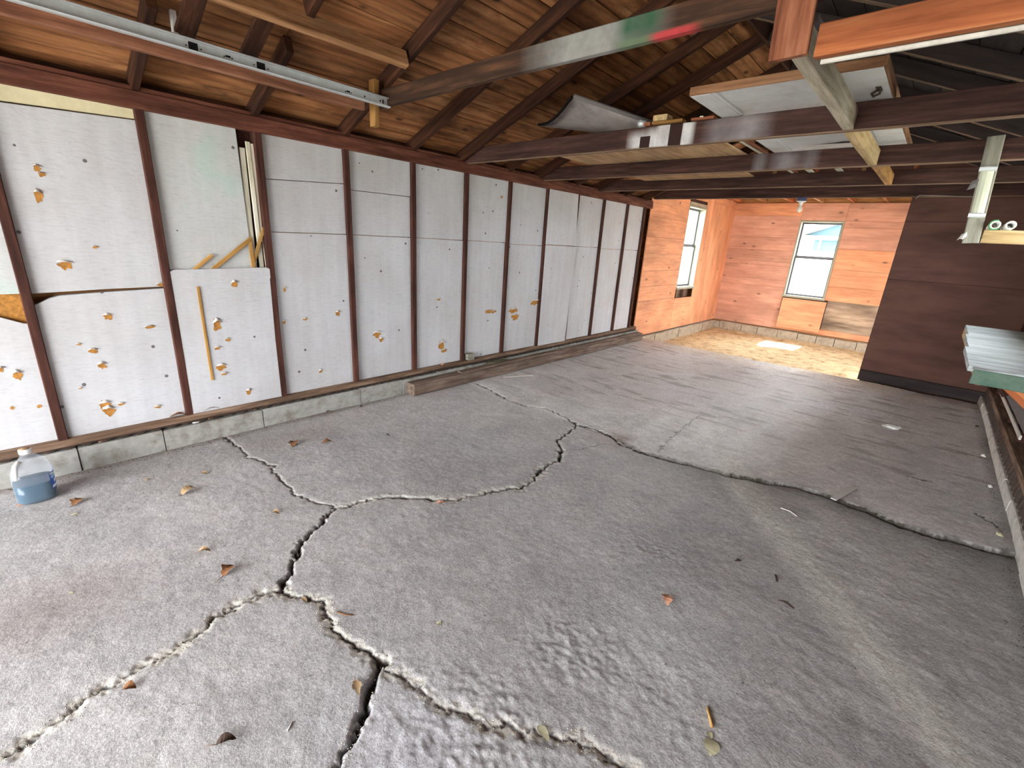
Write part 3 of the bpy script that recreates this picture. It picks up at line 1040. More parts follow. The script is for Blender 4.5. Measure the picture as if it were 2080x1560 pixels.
for i, y in enumerate(RY):
    if i < 7:
        slope_bar('rafter', y, -0.12, 0.60, .042, RH, 'rafter', RH / 2)
        slope_bar('rafter', y, 0.86, XR, .042, RH, 'rafter', RH / 2)
    else:
        slope_bar('rafter', y, -0.12, XR, .042, RH, 'rafter', RH / 2)
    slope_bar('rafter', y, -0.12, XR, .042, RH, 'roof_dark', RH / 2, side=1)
    slope_bar('lit_rafter_edge', y, -0.10, XR - .02, .036, .004, 'rafter_pale', -.002, side=1)  # pale strip, light from below put into its colour
bar('ridge_board', (XR, -3.05, RZ + K * XR + .05), (XR, 7.4, RZ + K * XR + .05), .022, .13, 'rafter', ceiling)
# roof boards, three lengths per course
xw = 0.0
for side in (0, 1):
    s = -0.14
    c = 0
    while s < XR / CN + 0.02:
        wd = 0.19
        cuts = [[-3.1, 1.31, 3.78, 5.5, 7.42], [-3.1, 2.57, 5.0, 7.42], [-3.1, 0.69, 3.12, 5.0, 7.42], [-3.1, 1.945, 4.28, 7.42]][c % 4]
        for a, b in zip(cuts[:-1], cuts[1:]):
            sm = s + wd / 2
            off = RH + .009 + rnd.uniform(0, .003)
            x = sm * CN
            px = x - SN * off if side == 0 else XRW - x + SN * off
            pz = RZ + K * x + CN * off
            upv = (-SN, 0, CN) if side == 0 else (SN, 0, CN)
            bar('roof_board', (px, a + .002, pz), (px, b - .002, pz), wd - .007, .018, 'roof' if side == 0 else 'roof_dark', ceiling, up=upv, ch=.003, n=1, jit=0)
        s += wd
        c += 1
    # covering over the boards
    off = RH + .05
    def P(x, y):
        return (x - SN * off if side == 0 else XRW - x + SN * off, y, RZ + K * x + CN * off)
    q = [P(-.35, -3.1), P(XR + .06, -3.1), P(XR + .06, 7.45), P(-.35, 7.45)]
    q2 = [(a_[0], a_[1], a_[2] + .02) for a_ in q]
    o = link('roof_cover', mesh_from('roof_cover', q + q2, [(0, 1, 2, 3), (7, 6, 5, 4), (0, 4, 5, 1), (1, 5, 6, 2), (2, 6, 7, 3), (3, 7, 4, 0)]), 'rafter')
    keep(o, ceiling)
# blocking board on top of the plates, closes the eaves
box('eave_board', (-.13, -3.05, 2.16), (-.10, 7.1, 2.32), 'rafter', ceiling, along=1)
box('eave_board', (4.40, -3.05, 2.10), (4.43, 7.4, 2.32), 'rafter', ceiling, along=1)
# cleats from the track timber up to the tan board
for yy in (.825, 1.12):
    slope_bar('cleat', yy, .45, .80, .088, .02, 'rafter', -.012)

# ---- tie beams (things: each spans the room on its own)
def tie(y, zb, h, x0, x1, mat, label):
    t_ = tag(bar('tie_beam', (x0, y - .02, zb + h / 2), (x1, y - .02, zb + h / 2), .040, h, mat, n=8, jit=.003, ch=.005), label, 'beam')
    if mat == 'tie_near':
        return t_
    bar('lit_underside', (x0 + .1, y - .02, zb - .001), (x1 - .08, y - .02, zb - .001), .034, .008, 'rafter_pale', t_, n=8, jit=.001, ch=.002)  # pale strip painting floor bounce onto the beam's underside
    return t_


tie(1.93, 2.275, .10, .50, 3.45, 'tie_near', 'nearest dark tie beam, dusted with grey, green and red spray paint')
tie(3.20, 2.150, .130, -.09, 4.36, 'tie_stencil', 'second dark tie beam with white stencil marks, carrying wood scraps')
tie(4.36, 2.145, .125, -.09, 4.36, 'tie_dusted', 'third dark tie beam, under the far end of the white door')
tie(5.60, 2.165, .125, -.09, 4.36, 'tie', 'fourth dark tie beam, behind the far end of the overhead plywood')
tie(7.12, 2.215, .13, -.09, 4.36, 'tie', 'last dark tie beam, across the opening to the orange room')

# ---- tan board under the near rafters
tag(bar('purlin_board', (.83, -3.0, 2.45), (.845, 1.90, 2.495), .045, .09, 'purlin', up=(-.35, 0, .94), n=5, jit=.002),
    'long tan board nailed under the near rafter ends, above the metal track', 'board')

# ---- galvanised track on its timber
track = tag(empty('metal_track', (.66, .5, 2.29)), 'long galvanized metal track with black slots on the brown timber under the rafters', 'track')
cw, ch_ = .030, .058
prof = [(.0, -.5), (.55, -.5), (.72, -.40), (.60, -.36), (.08, -.36), (.08, .36), (.50, .36), (.62, .42), (.50, .5), (0, .5)]
vs_, fs_ = [], []
ya, yb = -3.0, 1.90
za = 2.275
NS = 12
for i in range(NS + 1):
    y = ya + (yb - ya) * i / NS
    for (u, v) in prof:
        vs_.append((.645 + u * .045, y, za + .012 + v * ch_))
m_ = len(prof)
for i in range(NS):
    for j in range(m_):
        k_ = (j + 1) % m_
        fs_.append((i * m_ + j, i * m_ + k_, (i + 1) * m_ + k_, (i + 1) * m_ + j))
fs_.append(tuple(range(m_)))
fs_.append(tuple(NS * m_ + j for j in range(m_ - 1, -1, -1)))
keep(link('channel', mesh_from('channel', vs_, fs_), 'galv'), track)
for yy, wd, hh in [(.82, .038, .032), (1.125, .04, .032), (.97, .022, .008), (1.62, .022, .008), (1.73, .008, .008), (1.84, .008, .008), (1.86, .006, .022)]:
    box('slot', (.6475, yy - wd / 2, za + .012 - hh / 2), (.6520, yy + wd / 2, za + .012 + hh / 2), 'black', track, ch=.001)
for yy in (.79, .852, 1.09, 1.16, .952, .988, 1.602, 1.638):
    keep(link('screw', tube_mesh([(.648, yy, za + .008), (.6525, yy, za + .008)], .0032, 6), 'black'), track)
tag(bar('track_timber', (.607, -3.0, 2.250), (.607, 1.74, 2.250), .042, .066, 'purlin_dark', n=5, jit=.002),
    'red-brown timber carrying the galvanized track under the near rafters', 'timber')
tag(box('hanger_post', (.525, 1.835, 2.15), (.59, 1.872, 2.42), 'post', along=2, n=2), 'short upright tan post at the far end of the galvanized track', 'post')
tag(box('paint_strip', (.50, .776, 2.325), (.53, .800, 2.45), 'door_white', along=2), 'short white painted strip beside a rafter above the track', 'strip')

# ---- hanger, orange beam, longitudinal braces
tag(bar('hanger_board', (3.015, 1.890, 2.12), (3.005, 1.890, 2.42), .115, .024, 'red_block', up=(0, -1, 0), n=2),
    'red-brown hanger board fixed upright on the nearest tie beam', 'board')
tag(bar('orange_timber', (3.085, 1.93, 2.165), (4.36, 1.93, 2.165), .040, .092, 'orange_beam', n=4, jit=.002),
    'bright orange timber running right from the hanger board', 'timber')
tag(box('trim_strip', (3.1, 1.952, 2.108), (4.30, 1.966, 2.122), 'batten', n=2), 'thin white strip along the underside of the orange timber', 'strip')
tag(bar('brace_timber', (3.015, 1.965, 2.205), (3.015, 3.155, 2.200), .05, .10, 'pale_timber', n=3, jit=.003),
    'pale weathered brace timber between the first two tie beams', 'timber', 'braces between the tie beams')
tag(bar('brace_timber', (3.015, 3.205, 2.195), (3.015, 4.315, 2.195), .05, .10, 'cut_end', n=3, jit=.003),
    'yellowish brace timber between the second and third tie beams', 'timber', 'braces between the tie beams')
tag(bar('brace_timber', (3.015, 4.365, 2.200), (3.015, 5.555, 2.205), .05, .09, 'post', n=3, jit=.003),
    'farthest brace timber, between the third and fourth tie beams', 'timber', 'braces between the tie beams')
tag(box('metal_bracket', (3.012, 1.975, 2.248), (3.06, 2.06, 2.262), 'grey_panel'), 'small grey metal strap where the pale brace meets the orange timber', 'bracket')

# ---- white door stored overhead
door = tag(empty('stored_door', (2.77, 3.6, 2.29)), 'old white panelled door lying across the tie beams', 'door')
DX0, DX1, DY0, DY1, DZ = 2.33, 3.18, 2.68, 4.62, 2.285
dsk = .012
def drail(name, x0, x1, y0_, y1_, z0, z1, mat):
    return box(name, (x0, y0_, z0), (x1, y1_, z1), mat, door, along=1, ch=.002)
drail('stile', DX0, DX0 + .11, DY0 + .012, DY1, DZ, DZ + .042, 'door_white')
drail('stile', DX1 - .16, DX1 - .012, DY0 + .012, DY1, DZ, DZ + .042, 'door_white')
drail('rail', DX0 + .11, DX1 - .16, DY1 - .14, DY1, DZ + .001, DZ + .041, 'door_white')
drail('panel', DX0 + .11, DX1 - .16, DY0 + .012, DY1 - .14, DZ + .013, DZ + .034, 'door_white')
drail('bead', DX0 + .11, DX0 + .128, DY0 + .02, DY1 - .14, DZ + .003, DZ + .014, 'door_white')
drail('bead', DX1 - .27, DX1 - .16, DY0 + .02, DY1 - .14, DZ + .006, DZ + .014, 'door_white')
box('bottom_edge', (DX0, DY0, DZ + .001), (DX1 - .012, DY0 + .012, DZ + .043), 'door_raw', door, ch=.003)
drail('side_edge', DX1 - .012, DX1, DY0, DY1, DZ + .001, DZ + .043, 'door_raw')
keep(link('latch', tube_mesh([(3.135, 3.00, DZ + .003), (3.130, 3.03, DZ - .014), (3.105, 3.05, DZ - .018), (3.10, 3.02, DZ - .012), (3.118, 3.00, DZ - .008)], .0055, 8), 'iron'), door)
keep(link('latch_plate', bar_mesh(.07, .022, .004), 'iron'), door).matrix_world = frame_mat((3.128, 2.96, DZ - .002), (3.128, 3.03, DZ - .002))
vs_ = [(2.62, 4.26, 0), (2.70, 4.27, 0), (2.80, 4.28, 0), (2.88, 4.29, 0), (2.95, 4.27, 0), (2.90, 4.24, 0), (2.82, 4.22, 0), (2.76, 4.245, 0)]
keep(link('peeled_patch', mesh_from('peeled_patch', [(a_, b_, DZ + .0118) for a_, b_, _ in vs_], [tuple(range(8))]), 'black'), door)

# ---- plywood and boards lying on the ties
tag(box('plywood_sheet', (.60, 3.205, 2.2705), (1.86, 5.62, 2.284), 'ply_tan', along=1, ch=.003, n=1), 'large tan plywood sheet lying on the tie beams', 'plywood')
tag(box('plywood_sheet', (1.865, 3.205, 2.2705), (2.14, 4.70, 2.284), 'ply_tan', along=1, ch=.003, n=1), 'narrow tan plywood offcut beside the large overhead sheet', 'plywood')
for k, (x, y0_, y1_, w, mt, lb) in enumerate([(2.215, 3.15, 5.75, .022, 'pale_stick', 'thin cream lath on the ties between plywood offcut and white door'),
                                   (2.26, 3.9, 6.05, .03, 'red_block', 'reddish lath on the ties just left of the white door'),
                                   (2.38, 4.72, 6.1, .05, 'pale_stick', 'cream slat on the ties beyond the white door, leftmost of two'),
                                   (2.62, 4.72, 6.1, .05, 'pale_stick', 'cream slat on the ties beyond the white door, rightmost of two')]):
    tag(box('lath', (x - w / 2, y0_, 2.291), (x + w / 2, y1_, 2.302), mt, along=1), lb, 'slat', 'laths on the tie beams')
# offcuts on the second tie
t = tag(bar('wood_offcut', (1.885, 3.175, 2.294), (2.09, 3.19, 2.294), .08, .018, 'post', n=2), 'flat tan offcut lying on the stencilled tie beam', 'offcut', 'scraps on the second tie beam')
tag(bar('wood_offcut', (1.94, 3.14, 2.321), (1.94, 3.22, 2.321), .10, .034, 'cut_end', n=1), 'yellow cut block on top of the flat offcut on the stencilled tie beam', 'offcut', 'scraps on the second tie beam')
tag(bar('wood_offcut', (1.85, 3.14, 2.292), (1.855, 3.24, 2.294), .05, .022, 'red_block', n=1), 'small reddish offcut beside the silver cap on the stencilled tie beam', 'offcut', 'scraps on the second tie beam')
tag(bar('wood_offcut', (2.15, 3.18, 2.290), (2.29, 3.19, 2.290), .07, .016, 'red_block', n=1), 'thin brown offcut near the white door corner on the stencilled tie beam', 'offcut', 'scraps on the second tie beam')
tag(link('metal_cap', tube_mesh([(1.77, 3.17, 2.305), (1.78, 3.17, 2.307), (1.82, 3.185, 2.303)], [.018, .025, .022], 12), 'galv'),  # small metal cap, built as a flared tube
    'small silver metal cap on the stencilled tie beam beside the grey sheet', 'fitting')

# ---- dusty grey curved sheet wedged under the rafters
gs = tag(empty('grey_sheet', (1.4, 3.2, 2.36)), 'dusty grey curved sheet wedged between the rafters and the second tie beam', 'sheet')
A, B, C_, D_ = [np.array(pl(*p, 2, z)) for p, z in (((1165, 200), 2.44), ((1335, 258), 2.315), ((1244, 274), 2.31), ((1098, 256), 2.40))]
vs_, fs_ = [], []
NU, NV = 10, 8
for lay in (0, .006):
    for i in range(NU + 1):
        u = i / NU
        for j in range(NV + 1):
            v = j / NV
            p = (A * (1 - u) + B * u) * (1 - v) + (D_ * (1 - u) + C_ * u) * v
            p = p + np.array([0, 0, -.05 * math.sin(math.pi * v) * (1 - .5 * u) + .012 * math.sin(u * 9) * 0 + lay])
            vs_.append(p)
n0 = (NU + 1) * (NV + 1)
for i in range(NU):
    for j in range(NV):
        a_ = i * (NV + 1) + j
        fs_.append((a_, a_ + 1, a_ + NV + 2, a_ + NV + 1))
        fs_.append((n0 + a_, n0 + a_ + NV + 1, n0 + a_ + NV + 2, n0 + a_ + 1))
for i in range(NU):
    for j in (0, NV):
        a_ = i * (NV + 1) + j
        fs_.append((a_, a_ + NV + 1, n0 + a_ + NV + 1, n0 + a_))
for j in range(NV):
    for i in (0, NU):
        a_ = i * (NV + 1) + j
        fs_.append((a_, a_ + 1, n0 + a_ + 1, n0 + a_))
keep(link('curved_plate', mesh_from('curved_plate', vs_, fs_, True), 'grey_sheet'), gs)
up = np.array([0, 0, .016])
keep(link('rolled_edge', tube_mesh([A + up, (A + B) / 2 + up, B + up], .014, 8), 'grey_panel'), gs)
keep(link('end_lip', tube_mesh([vs_[j] + np.array([-.01, -.012, .008]) for j in range(0, NV + 1)], .010, 6), 'black'), gs)

# ================================================================== PARTITION, RIGHT WALL, FRONT WALL
part = struct(empty('wall_partition', (3.7, 7.45, 0)))
box('sill_board', (3.105, 7.385, .0), (4.36, 7.44, .135), 'roof_dark', part, n=3)
for z0, z1 in ((.14, 1.30), (1.303, 1.97), (1.973, 2.60)):
    box('plywood_sheet', (3.10, 7.40, z0), (4.36, 7.415, z1), 'brown_wall', part, n=2)
box('edge_stud', (3.095, 7.402, .0), (3.135, 7.50, 2.45), 'stud', part, along=2)
box('backing', (3.12, 7.416, -.2), (4.45, 7.50, 2.45), 'brown_wall', part)
# gable above the opening
gable = struct(empty('wall_gable', (2.15, 7.44, 2.4)))
zz = 2.36
k = 0
while zz < 3.15:
    z1 = min(zz + .19, 3.2)
    xa = max(0, (zz - .02 - RZ) / K) * 0.98
    box('gable_board', (xa, 7.42, zz), (XRW - xa, 7.44, z1 - .003), 'brown_wall', gable, n=1)
    zz += .19
    k += 1

wall_right = struct(empty('wall_right', (4.3, 3, 0)))
yy = 1.22
while yy < 7.4:
    b = min(yy + .41, 7.4)
    box('concrete_block', (4.252 + rnd.uniform(-.004, .004), yy + .003, -.2), (4.44, b - .003, .098 + rnd.uniform(-.005, .004)), 'block_pale', wall_right, ch=.008, along=1)
    yy = b
box('mortar', (4.268, 1.22, -.2), (4.43, 7.4, .088), 'block', wall_right, along=1, ch=.002)
# corrugated strip: teeth standing on the block
vs_, fs_ = [], []
yy = 1.22
while yy < 7.36:
    b0 = len(vs_)
    for (dx, dy, dz) in [(0, 0, 0), (.045, 0, 0), (.045, .05, 0), (0, .05, 0), (.012, .008, .085), (.045, .008, .085), (.045, .042, .085), (.012, .042, .085)]:
        vs_.append((4.268 + dx, yy + dy, .10 + dz))
    fs_ += [tuple(b0 + j for j in f_) for f_ in [(0, 1, 5, 4), (1, 2, 6, 5), (2, 3, 7, 6), (3, 0, 4, 7), (4, 5, 6, 7)]]
    yy += .105
o = keep(link('corrugated_teeth', mesh_from('corrugated_teeth', vs_, fs_), 'iron'), wall_right)
o['kind'] = 'stuff'
box('dark_gap', (4.315, 1.22, .09), (4.36, 7.4, .22), 'black', wall_right, along=1)
bar('sill_plate', (4.32, 1.22, .215), (4.32, 7.4, .215), .10, .05, 'sill', wall_right, n=10, jit=.003)
for z0, z1, mt in ((.10, .343, 'brown_wall'), (.345, 1.33, 'brown_wall'), (2.0, 2.17, 'brown_wall')):
    box('sheathing_backing', (4.432, 1.22, z0 - .01), (4.44, 7.4, z1 + .01), mt, wall_right, along=1)
    box('sheathing_board', (4.40, 1.22, z0), (4.43, 7.4, z1), mt, wall_right, along=1, n=2)
for a_, b_ in ((1.22, 3.41), (6.09, 7.4)):
    box('sheathing_board', (4.40, a_, 1.333), (4.43, b_, 1.997), 'brown_wall', wall_right, along=1)
for s in [1.245, 1.94, 2.56, 3.19, 3.81, 4.45, 5.06, 5.68, 6.32, 6.95]:
    bar('stud', (4.355, s, .24), (4.355, s, 1.32 if 3.45 < s < 6.05 else 2.07), .042, .09, 'stud', wall_right, up=(1, 0, 0), n=2)
bar('top_plate', (4.345, -3.0, 2.115), (4.345, 7.4, 2.115), .095, .092, 'plate', wall_right, n=4)
box('sheathing_board', (4.40, -3.05, .0), (4.43, 1.22, 2.17), 'brown_wall', wall_right, along=1)
# things on the right wall
tag(bar('wall_batten', (4.296, 4.85, .325), (4.296, 6.72, .335), .014, .035, 'batten', n=3), 'white batten along the right wall under the workbench', 'batten')
tag(box('wall_sheet', (4.306, 3.6, .355), (4.314, 6.68, .82), 'grey_panel', along=1), 'grey sheet against the right wall above the white batten', 'sheet')

front = struct(empty('wall_front', (2.15, -3.05, 0)))
box('door_jamb', (-.14, -3.1, 0), (.28, -3.0, 2.17), 'stud', front, along=2)
box('door_jamb', (4.02, -3.1, 0), (4.45, -3.0, 2.17), 'stud', front, along=2)
box('door_header', (-.14, -3.1, 2.06), (4.45, -3.0, 2.34), 'stud', front)
zz = 2.34
while zz < 3.15:
    xa = max(0, (zz - .02 - RZ) / K) * 0.98
    box('gable_board', (xa, -3.1, zz), (XRW - xa, -3.06, zz + .187), 'brown_wall', front)
    zz += .19

# ================================================================== BACK ROOM
YB = 10.9
wall_back = struct(empty('wall_back', (1.5, YB, 0)))
WX0, WX1, WZ0, WZ1 = 1.26, 2.0, .70, 2.18       # window opening


def bboard(x0, x1, z0, z1, mat, y=YB, t=.014):
    return box('plywood_board', (x0 + .0015, y - rnd.uniform(0, .003), z0 + .0015), (x1 - .0015, y + t, z1 - .0015), mat, wall_back, ch=.002)


pxz = lambda py: pl(1530, py, 1, YB)[2]
zs = [.02, .86, 1.00, 1.28, 1.36, 1.58, 1.84, 2.26, 2.50]
for i, (a, b) in enumerate(zip(zs[:-1], zs[1:])):
    bboard(-.08, WX0, a, b, 'ply' if i == 7 else 'ply_pink')
bboard(WX0, WX1, WZ1, 2.50, 'ply_pink')
for a, b, mt in [(.70, .98, 'ply'), (.98, 1.30, 'ply'), (1.30, 1.68, 'ply'), (1.68, 2.06, 'ply_pink'), (2.06, 2.18, 'ply_pink'), (2.18, 2.50, 'ply_pink')]:
    bboard(WX1, 3.4, a, b, mt)
bboard(WX1 + .06, 3.4, .13, .70, 'ply_grey', y=YB + .012)
bboard(WX0, WX1 + .06, .02, WZ0, 'stud', y=YB + .02)
bboard(WX0, 3.4, .02, .13, 'ply')
box('sheathing', (-.12, YB + .04, -.2), (WX0, YB + .08, 2.65), 'sheath', wall_back)
box('sheathing', (WX1, YB + .04, -.2), (4.5, YB + .08, 2.65), 'sheath', wall_back)
box('sheathing', (WX0, YB + .04, -.2), (WX1, YB + .08, WZ0), 'sheath', wall_back)
box('sheathing', (WX0, YB + .04, WZ1), (WX1, YB + .08, 2.65), 'sheath', wall_back)
bx = [-.1, .15, .62, .95, 1.35, 1.72, 2.05, 2.36, 2.72, 3.1, 3.5]
for a, b in zip(bx[:-1], bx[1:]):
    box('concrete_block', (a + .005, YB - .09 + rnd.uniform(-.01, .01), -.3), (b - .005, YB + .06, .0 + rnd.uniform(-.012, .006)), 'block_warm', wall_back, ch=.01)
# loose orange sheet leaning under the window
lp = bar('loose_plywood', (1.28, YB - .055, .37), (2.06, YB - .075, .37), .016, .60, 'ply', up=(0, .06, 1), ch=.002, n=1, jit=0)
tag(lp, 'loose orange plywood sheet leaning out below the back window', 'plywood')

wl2 = struct(empty('wall_left_rear', (0, 9, 0)))


def lboard(y0_, y1_, z0, z1, mat='ply', vertical=False):
    return box('plywood_board', (-.034, y0_ + .0015, z0 + .0015), (-.018 - rnd.uniform(0, .003), y1_ - .0015, z1 - .0015), mat, wl2, ch=.002, along=2 if vertical else 1)


VX0, VX1, VZ0, VZ1 = 8.50, 9.32, .78, 2.26
for a, b in ((.02, .62), (.62, .86), (.86, 1.12), (1.12, 1.40), (1.40, 1.66), (1.66, 1.97), (1.97, 2.52)):
    lboard(7.05, VX0, a, b)
lboard(VX0, VX1, .02, .60)
lboard(VX0, VX1, VZ1 + .11, 2.52)
lboard(VX1, 9.68, .02, 2.52, vertical=True)
lboard(9.68, 10.9, .02, 2.40, vertical=True)
lboard(9.68, 10.9, 2.40, 2.52)
box('cavity_back', (-.14, VX0, .58), (-.12, VX1, .78), 'sill', wl2, along=1)
for yy in (8.62, 8.95):
    box('cavity_block', (-.12, yy, .60), (-.05, yy + .04, .77), 'sill', wl2, along=2)
box('broken_header', (-.10, VX0 + .05, VZ1 + .005), (-.03, VX1 + .05, VZ1 + .06), 'pale_timber', wl2, along=1)
box('broken_header', (-.11, VX0 + .1, VZ1 + .065), (-.05, VX1, VZ1 + .115), 'stud', wl2, along=1)
for lo, hi in [((-.16, 7.06, -.2), (-.14, VX0, 2.65)), ((-.16, VX1, -.2), (-.14, 11.0, 2.65)), ((-.16, VX0, -.2), (-.14, VX1, VZ0)), ((-.16, VX0, VZ1), (-.14, VX1, 2.65))]:
    box('sheathing', lo, hi, 'sheath', wl2, along=1)
by = [7.12, 7.5, 7.85, 8.2, 8.55, 8.9, 9.3, 9.7, 10.15, 10.62, 10.9]
for a, b in zip(by[:-1], by[1:]):
    box('concrete_block', (-.14, a + .004, -.3), (.012 + rnd.uniform(-.008, .008), b - .004, .0 + rnd.uniform(-.01, .006)), 'block_warm', wl2, ch=.01, along=1)
# corner pieces
ceil2 = struct(empty('ceiling_rear', (1.5, 9, 2.6)))
for i in range(7):
    y_ = 7.45 + i * .55
    pass
for k in range(9):
    x = .05 + k * .5
    bar('rafter', (x, 7.40, 2.555), (x, 11.0, 2.555), .042, .09, 'purlin' if k % 2 else 'orange_beam', ceil2, n=2)
for k in range(19):
    y_ = 7.2 + k * .2
    box('roof_board', (-.2, y_ + .002, 2.605), (4.6, y_ + .198, 2.625), 'roof', ceil2)
box('roof_cover', (-.3, 7.1, 2.66), (4.7, 11.0, 2.68), 'rafter', ceil2)

wr2 = struct(empty('wall_right_rear', (4.4, 9, 0)))
box('plywood_board', (4.42, 7.45, -.2), (4.46, 8.05, 2.62), 'ply', wr2, along=2)
box('plywood_board', (4.42, 8.95, -.2), (4.46, 11.0, 2.62), 'ply', wr2, along=2)
box('plywood_board', (4.42, 8.05, 1.9), (4.46, 8.95, 2.62), 'ply', wr2, along=1)


# ---- windows
def window(name, axis, a0, a1, z0, z1, face, depth_dir):
    """double-hung window; axis 0 = in the back wall (spans x), 1 = in the left wall (spans y)"""
    w = struct(empty(name, (face, (a0 + a1) / 2, z0) if axis else ((a0 + a1) / 2, face, z0)))

    def bx_(nm, u0, u1, d0, d1, q0, q1, mat, along):
        lo = [0, 0, q0]
        hi = [0, 0, q1]
        ua, da = (1, 0) if axis else (0, 1)
        lo[ua], hi[ua] = u0, u1
        lo[da], hi[da] = min(face + d0 * depth_dir, face + d1 * depth_dir), max(face + d0 * depth_dir, face + d1 * depth_dir)
        return box(nm, lo, hi, mat, w, ch=.002, along=along)
    hz = ua = 1 if axis else 0
    fr = .028
    bx_('window_frame', a0, a0 + fr, -.012, .14, z0, z1, 'vinyl', 2)
    bx_('window_frame', a1 - fr, a1, -.012, .14, z0, z1, 'vinyl', 2)
    bx_('window_frame', a0 + fr, a1 - fr, -.012, .14, z1 - fr, z1, 'vinyl', hz)
    bx_('window_sill', a0 - .01, a1 + .01, -.04, .14, z0 - .012, z0 + fr, 'vinyl', hz)
    zm = (z0 + z1) / 2 + .06
    for (q0, q1, d) in ((z0 + fr, zm, .085), (zm - .02, z1 - fr, .11)):
        bx_('sash', a0 + fr, a0 + fr + .030, d, d + .02, q0, q1, 'vinyl_grey', 2)
        bx_('sash', a1 - fr - .030, a1 - fr, d, d + .02, q0, q1, 'vinyl_grey', 2)
        bx_('sash', a0 + fr + .030, a1 - fr - .030, d, d + .02, q0, q0 + .038, 'vinyl_grey', hz)
        bx_('sash', a0 + fr + .030, a1 - fr - .030, d, d + .02, q1 - .038, q1, 'vinyl_grey', hz)
        bx_('window_pane', a0 + fr + .030, a1 - fr - .030, d + .008, d + .012, q0 + .038, q1 - .038, 'glass', hz)
    return w


window('window_1', 0, WX0, WX1, WZ0, WZ1, YB, 1)
window('added_window_3', 1, 3.42, 4.74, 1.335, 1.995, 4.36, 1)  # unseen windows added over the bench to brighten the room's middle
window('added_window_4', 1, 4.76, 6.08, 1.335, 1.995, 4.36, 1)
window('window_2', 1, VX0, VX1, VZ0, VZ1, -.03, -1)

# ---- bulb on the last tie
lamp = tag(empty('bulb_lamp', (2.03, 7.05, 2.21)), 'bare bulb in a porcelain holder on a box under the last tie beam', 'lamp')
keep(link('junction_box', lathe_mesh([(.052, 0), (.055, .008), (.055, .04), (.05, .045)], 16), 'blue_grey'), lamp).matrix_world = Matrix.Translation((2.03, 7.06, 2.17))
keep(link('holder', lathe_mesh([(.018, -.05), (.021, -.03), (.024, -.012), (.055, -.006), (.055, 0)], 16), 'porcelain'), lamp).matrix_world = Matrix.Translation((2.03, 7.06, 2.17))
keep(link('bulb', lathe_mesh([(.004, -.135), (.018, -.130), (.030, -.112), (.032, -.098), (.026, -.078), (.016, -.058), (.014, -.048)], 16), 'bulb'), lamp).matrix_world = Matrix.Translation((2.03, 7.06, 2.17))

# ================================================================== WORKBENCH on the right
bench = tag(empty('workbench', (4.1, 4.6, 0)), 'workbench with a worn white plank top and chipped green front edge', 'workbench')
bys = [3.43, 3.80, 4.22, 4.62, 5.02, 5.42, 5.82]
for i, (a, b) in enumerate(zip(bys[:-1], bys[1:])):
    x0 = 3.80 + (.055 * (i / 6)) + [.0, -.008, .003, -.003, .006, 0][i]
    box('top_plank', (x0, a + .002, .965), (4.296, b - .002, .999 + rnd.uniform(-.002, .002)), 'bench_top', bench, ch=.003, n=2)
box('edge_strip', (3.815, 3.405, .982), (4.296, 3.43, .996), 'bench_top', bench, n=2)
bar('front_board', (3.822, 3.412, .945), (4.296, 3.412, .942), .026, .078, 'bench_green', bench, n=3, jit=.002)
box('side_board', (3.845, 3.43, .90), (3.87, 5.80, .962), 'cut_end', bench, along=1, n=3)
bar('brace', (4.25, 3.47, .70), (3.98, 3.47, .925), .035, .07, 'orange_beam', bench, n=2)
bar('brace', (4.25, 5.735, .45), (3.90, 5.735, .93), .035, .06, 'stud', bench, n=2)

# ================================================================== HANGING BRACKET at the third tie
hb = tag(empty('hanging_shelf_bracket', (3.62, 4.30, 2.2)), 'grey timber bracket hanging from the tie beams with a board across its foot', 'bracket')
bar('post', (3.655, 4.295, 1.648), (3.605, 4.295, 2.275), .080, .038, 'grey_timber', hb, up=(0, -1, 0), n=3)
bar('cross_board', (3.70, 4.30, 1.692), (4.40, 4.30, 1.692), .038, .080, 'cut_end', hb, n=3)
bar('arm', (3.665, 4.33, 1.675), (3.70, 4.33, 1.675), .04, .05, 'grey_timber', hb, n=1)
lc = tag(empty('lamp_cover', (3.63, 4.27, 1.95)), 'long yellowed trough light cover clipped to the hanging bracket', 'light cover')
vs_, fs_ = [], []
pr = [(-.036, 0), (-.036, .012), (-.022, .026), (0, .032), (.022, .026), (.036, .012), (.036, 0)]
P0, P1 = Vector((3.641, 4.274, 1.80)), Vector((3.617, 4.274, 2.10))
for p in (P0, P1):
    for (u, v) in pr:
        vs_.append((p.x + u * .85, p.y - v, p.z))
for j in range(6):
    fs_.append((j, j + 1, 7 + j + 1, 7 + j))
fs_ += [(0, 6, 5, 4, 3, 2, 1), tuple(range(7, 14)), (0, 7, 13, 6)]
keep(link('cover', mesh_from('cover', vs_, fs_), 'lamp_cover'), lc)
for z_ in (1.815, 2.085):
    xx = 3.641 - (z_ - 1.80) * .08
    box('clip', (xx - .04, 4.236, z_ - .013), (xx + .04, 4.278, z_ + .013), 'galv', lc, ch=.004)
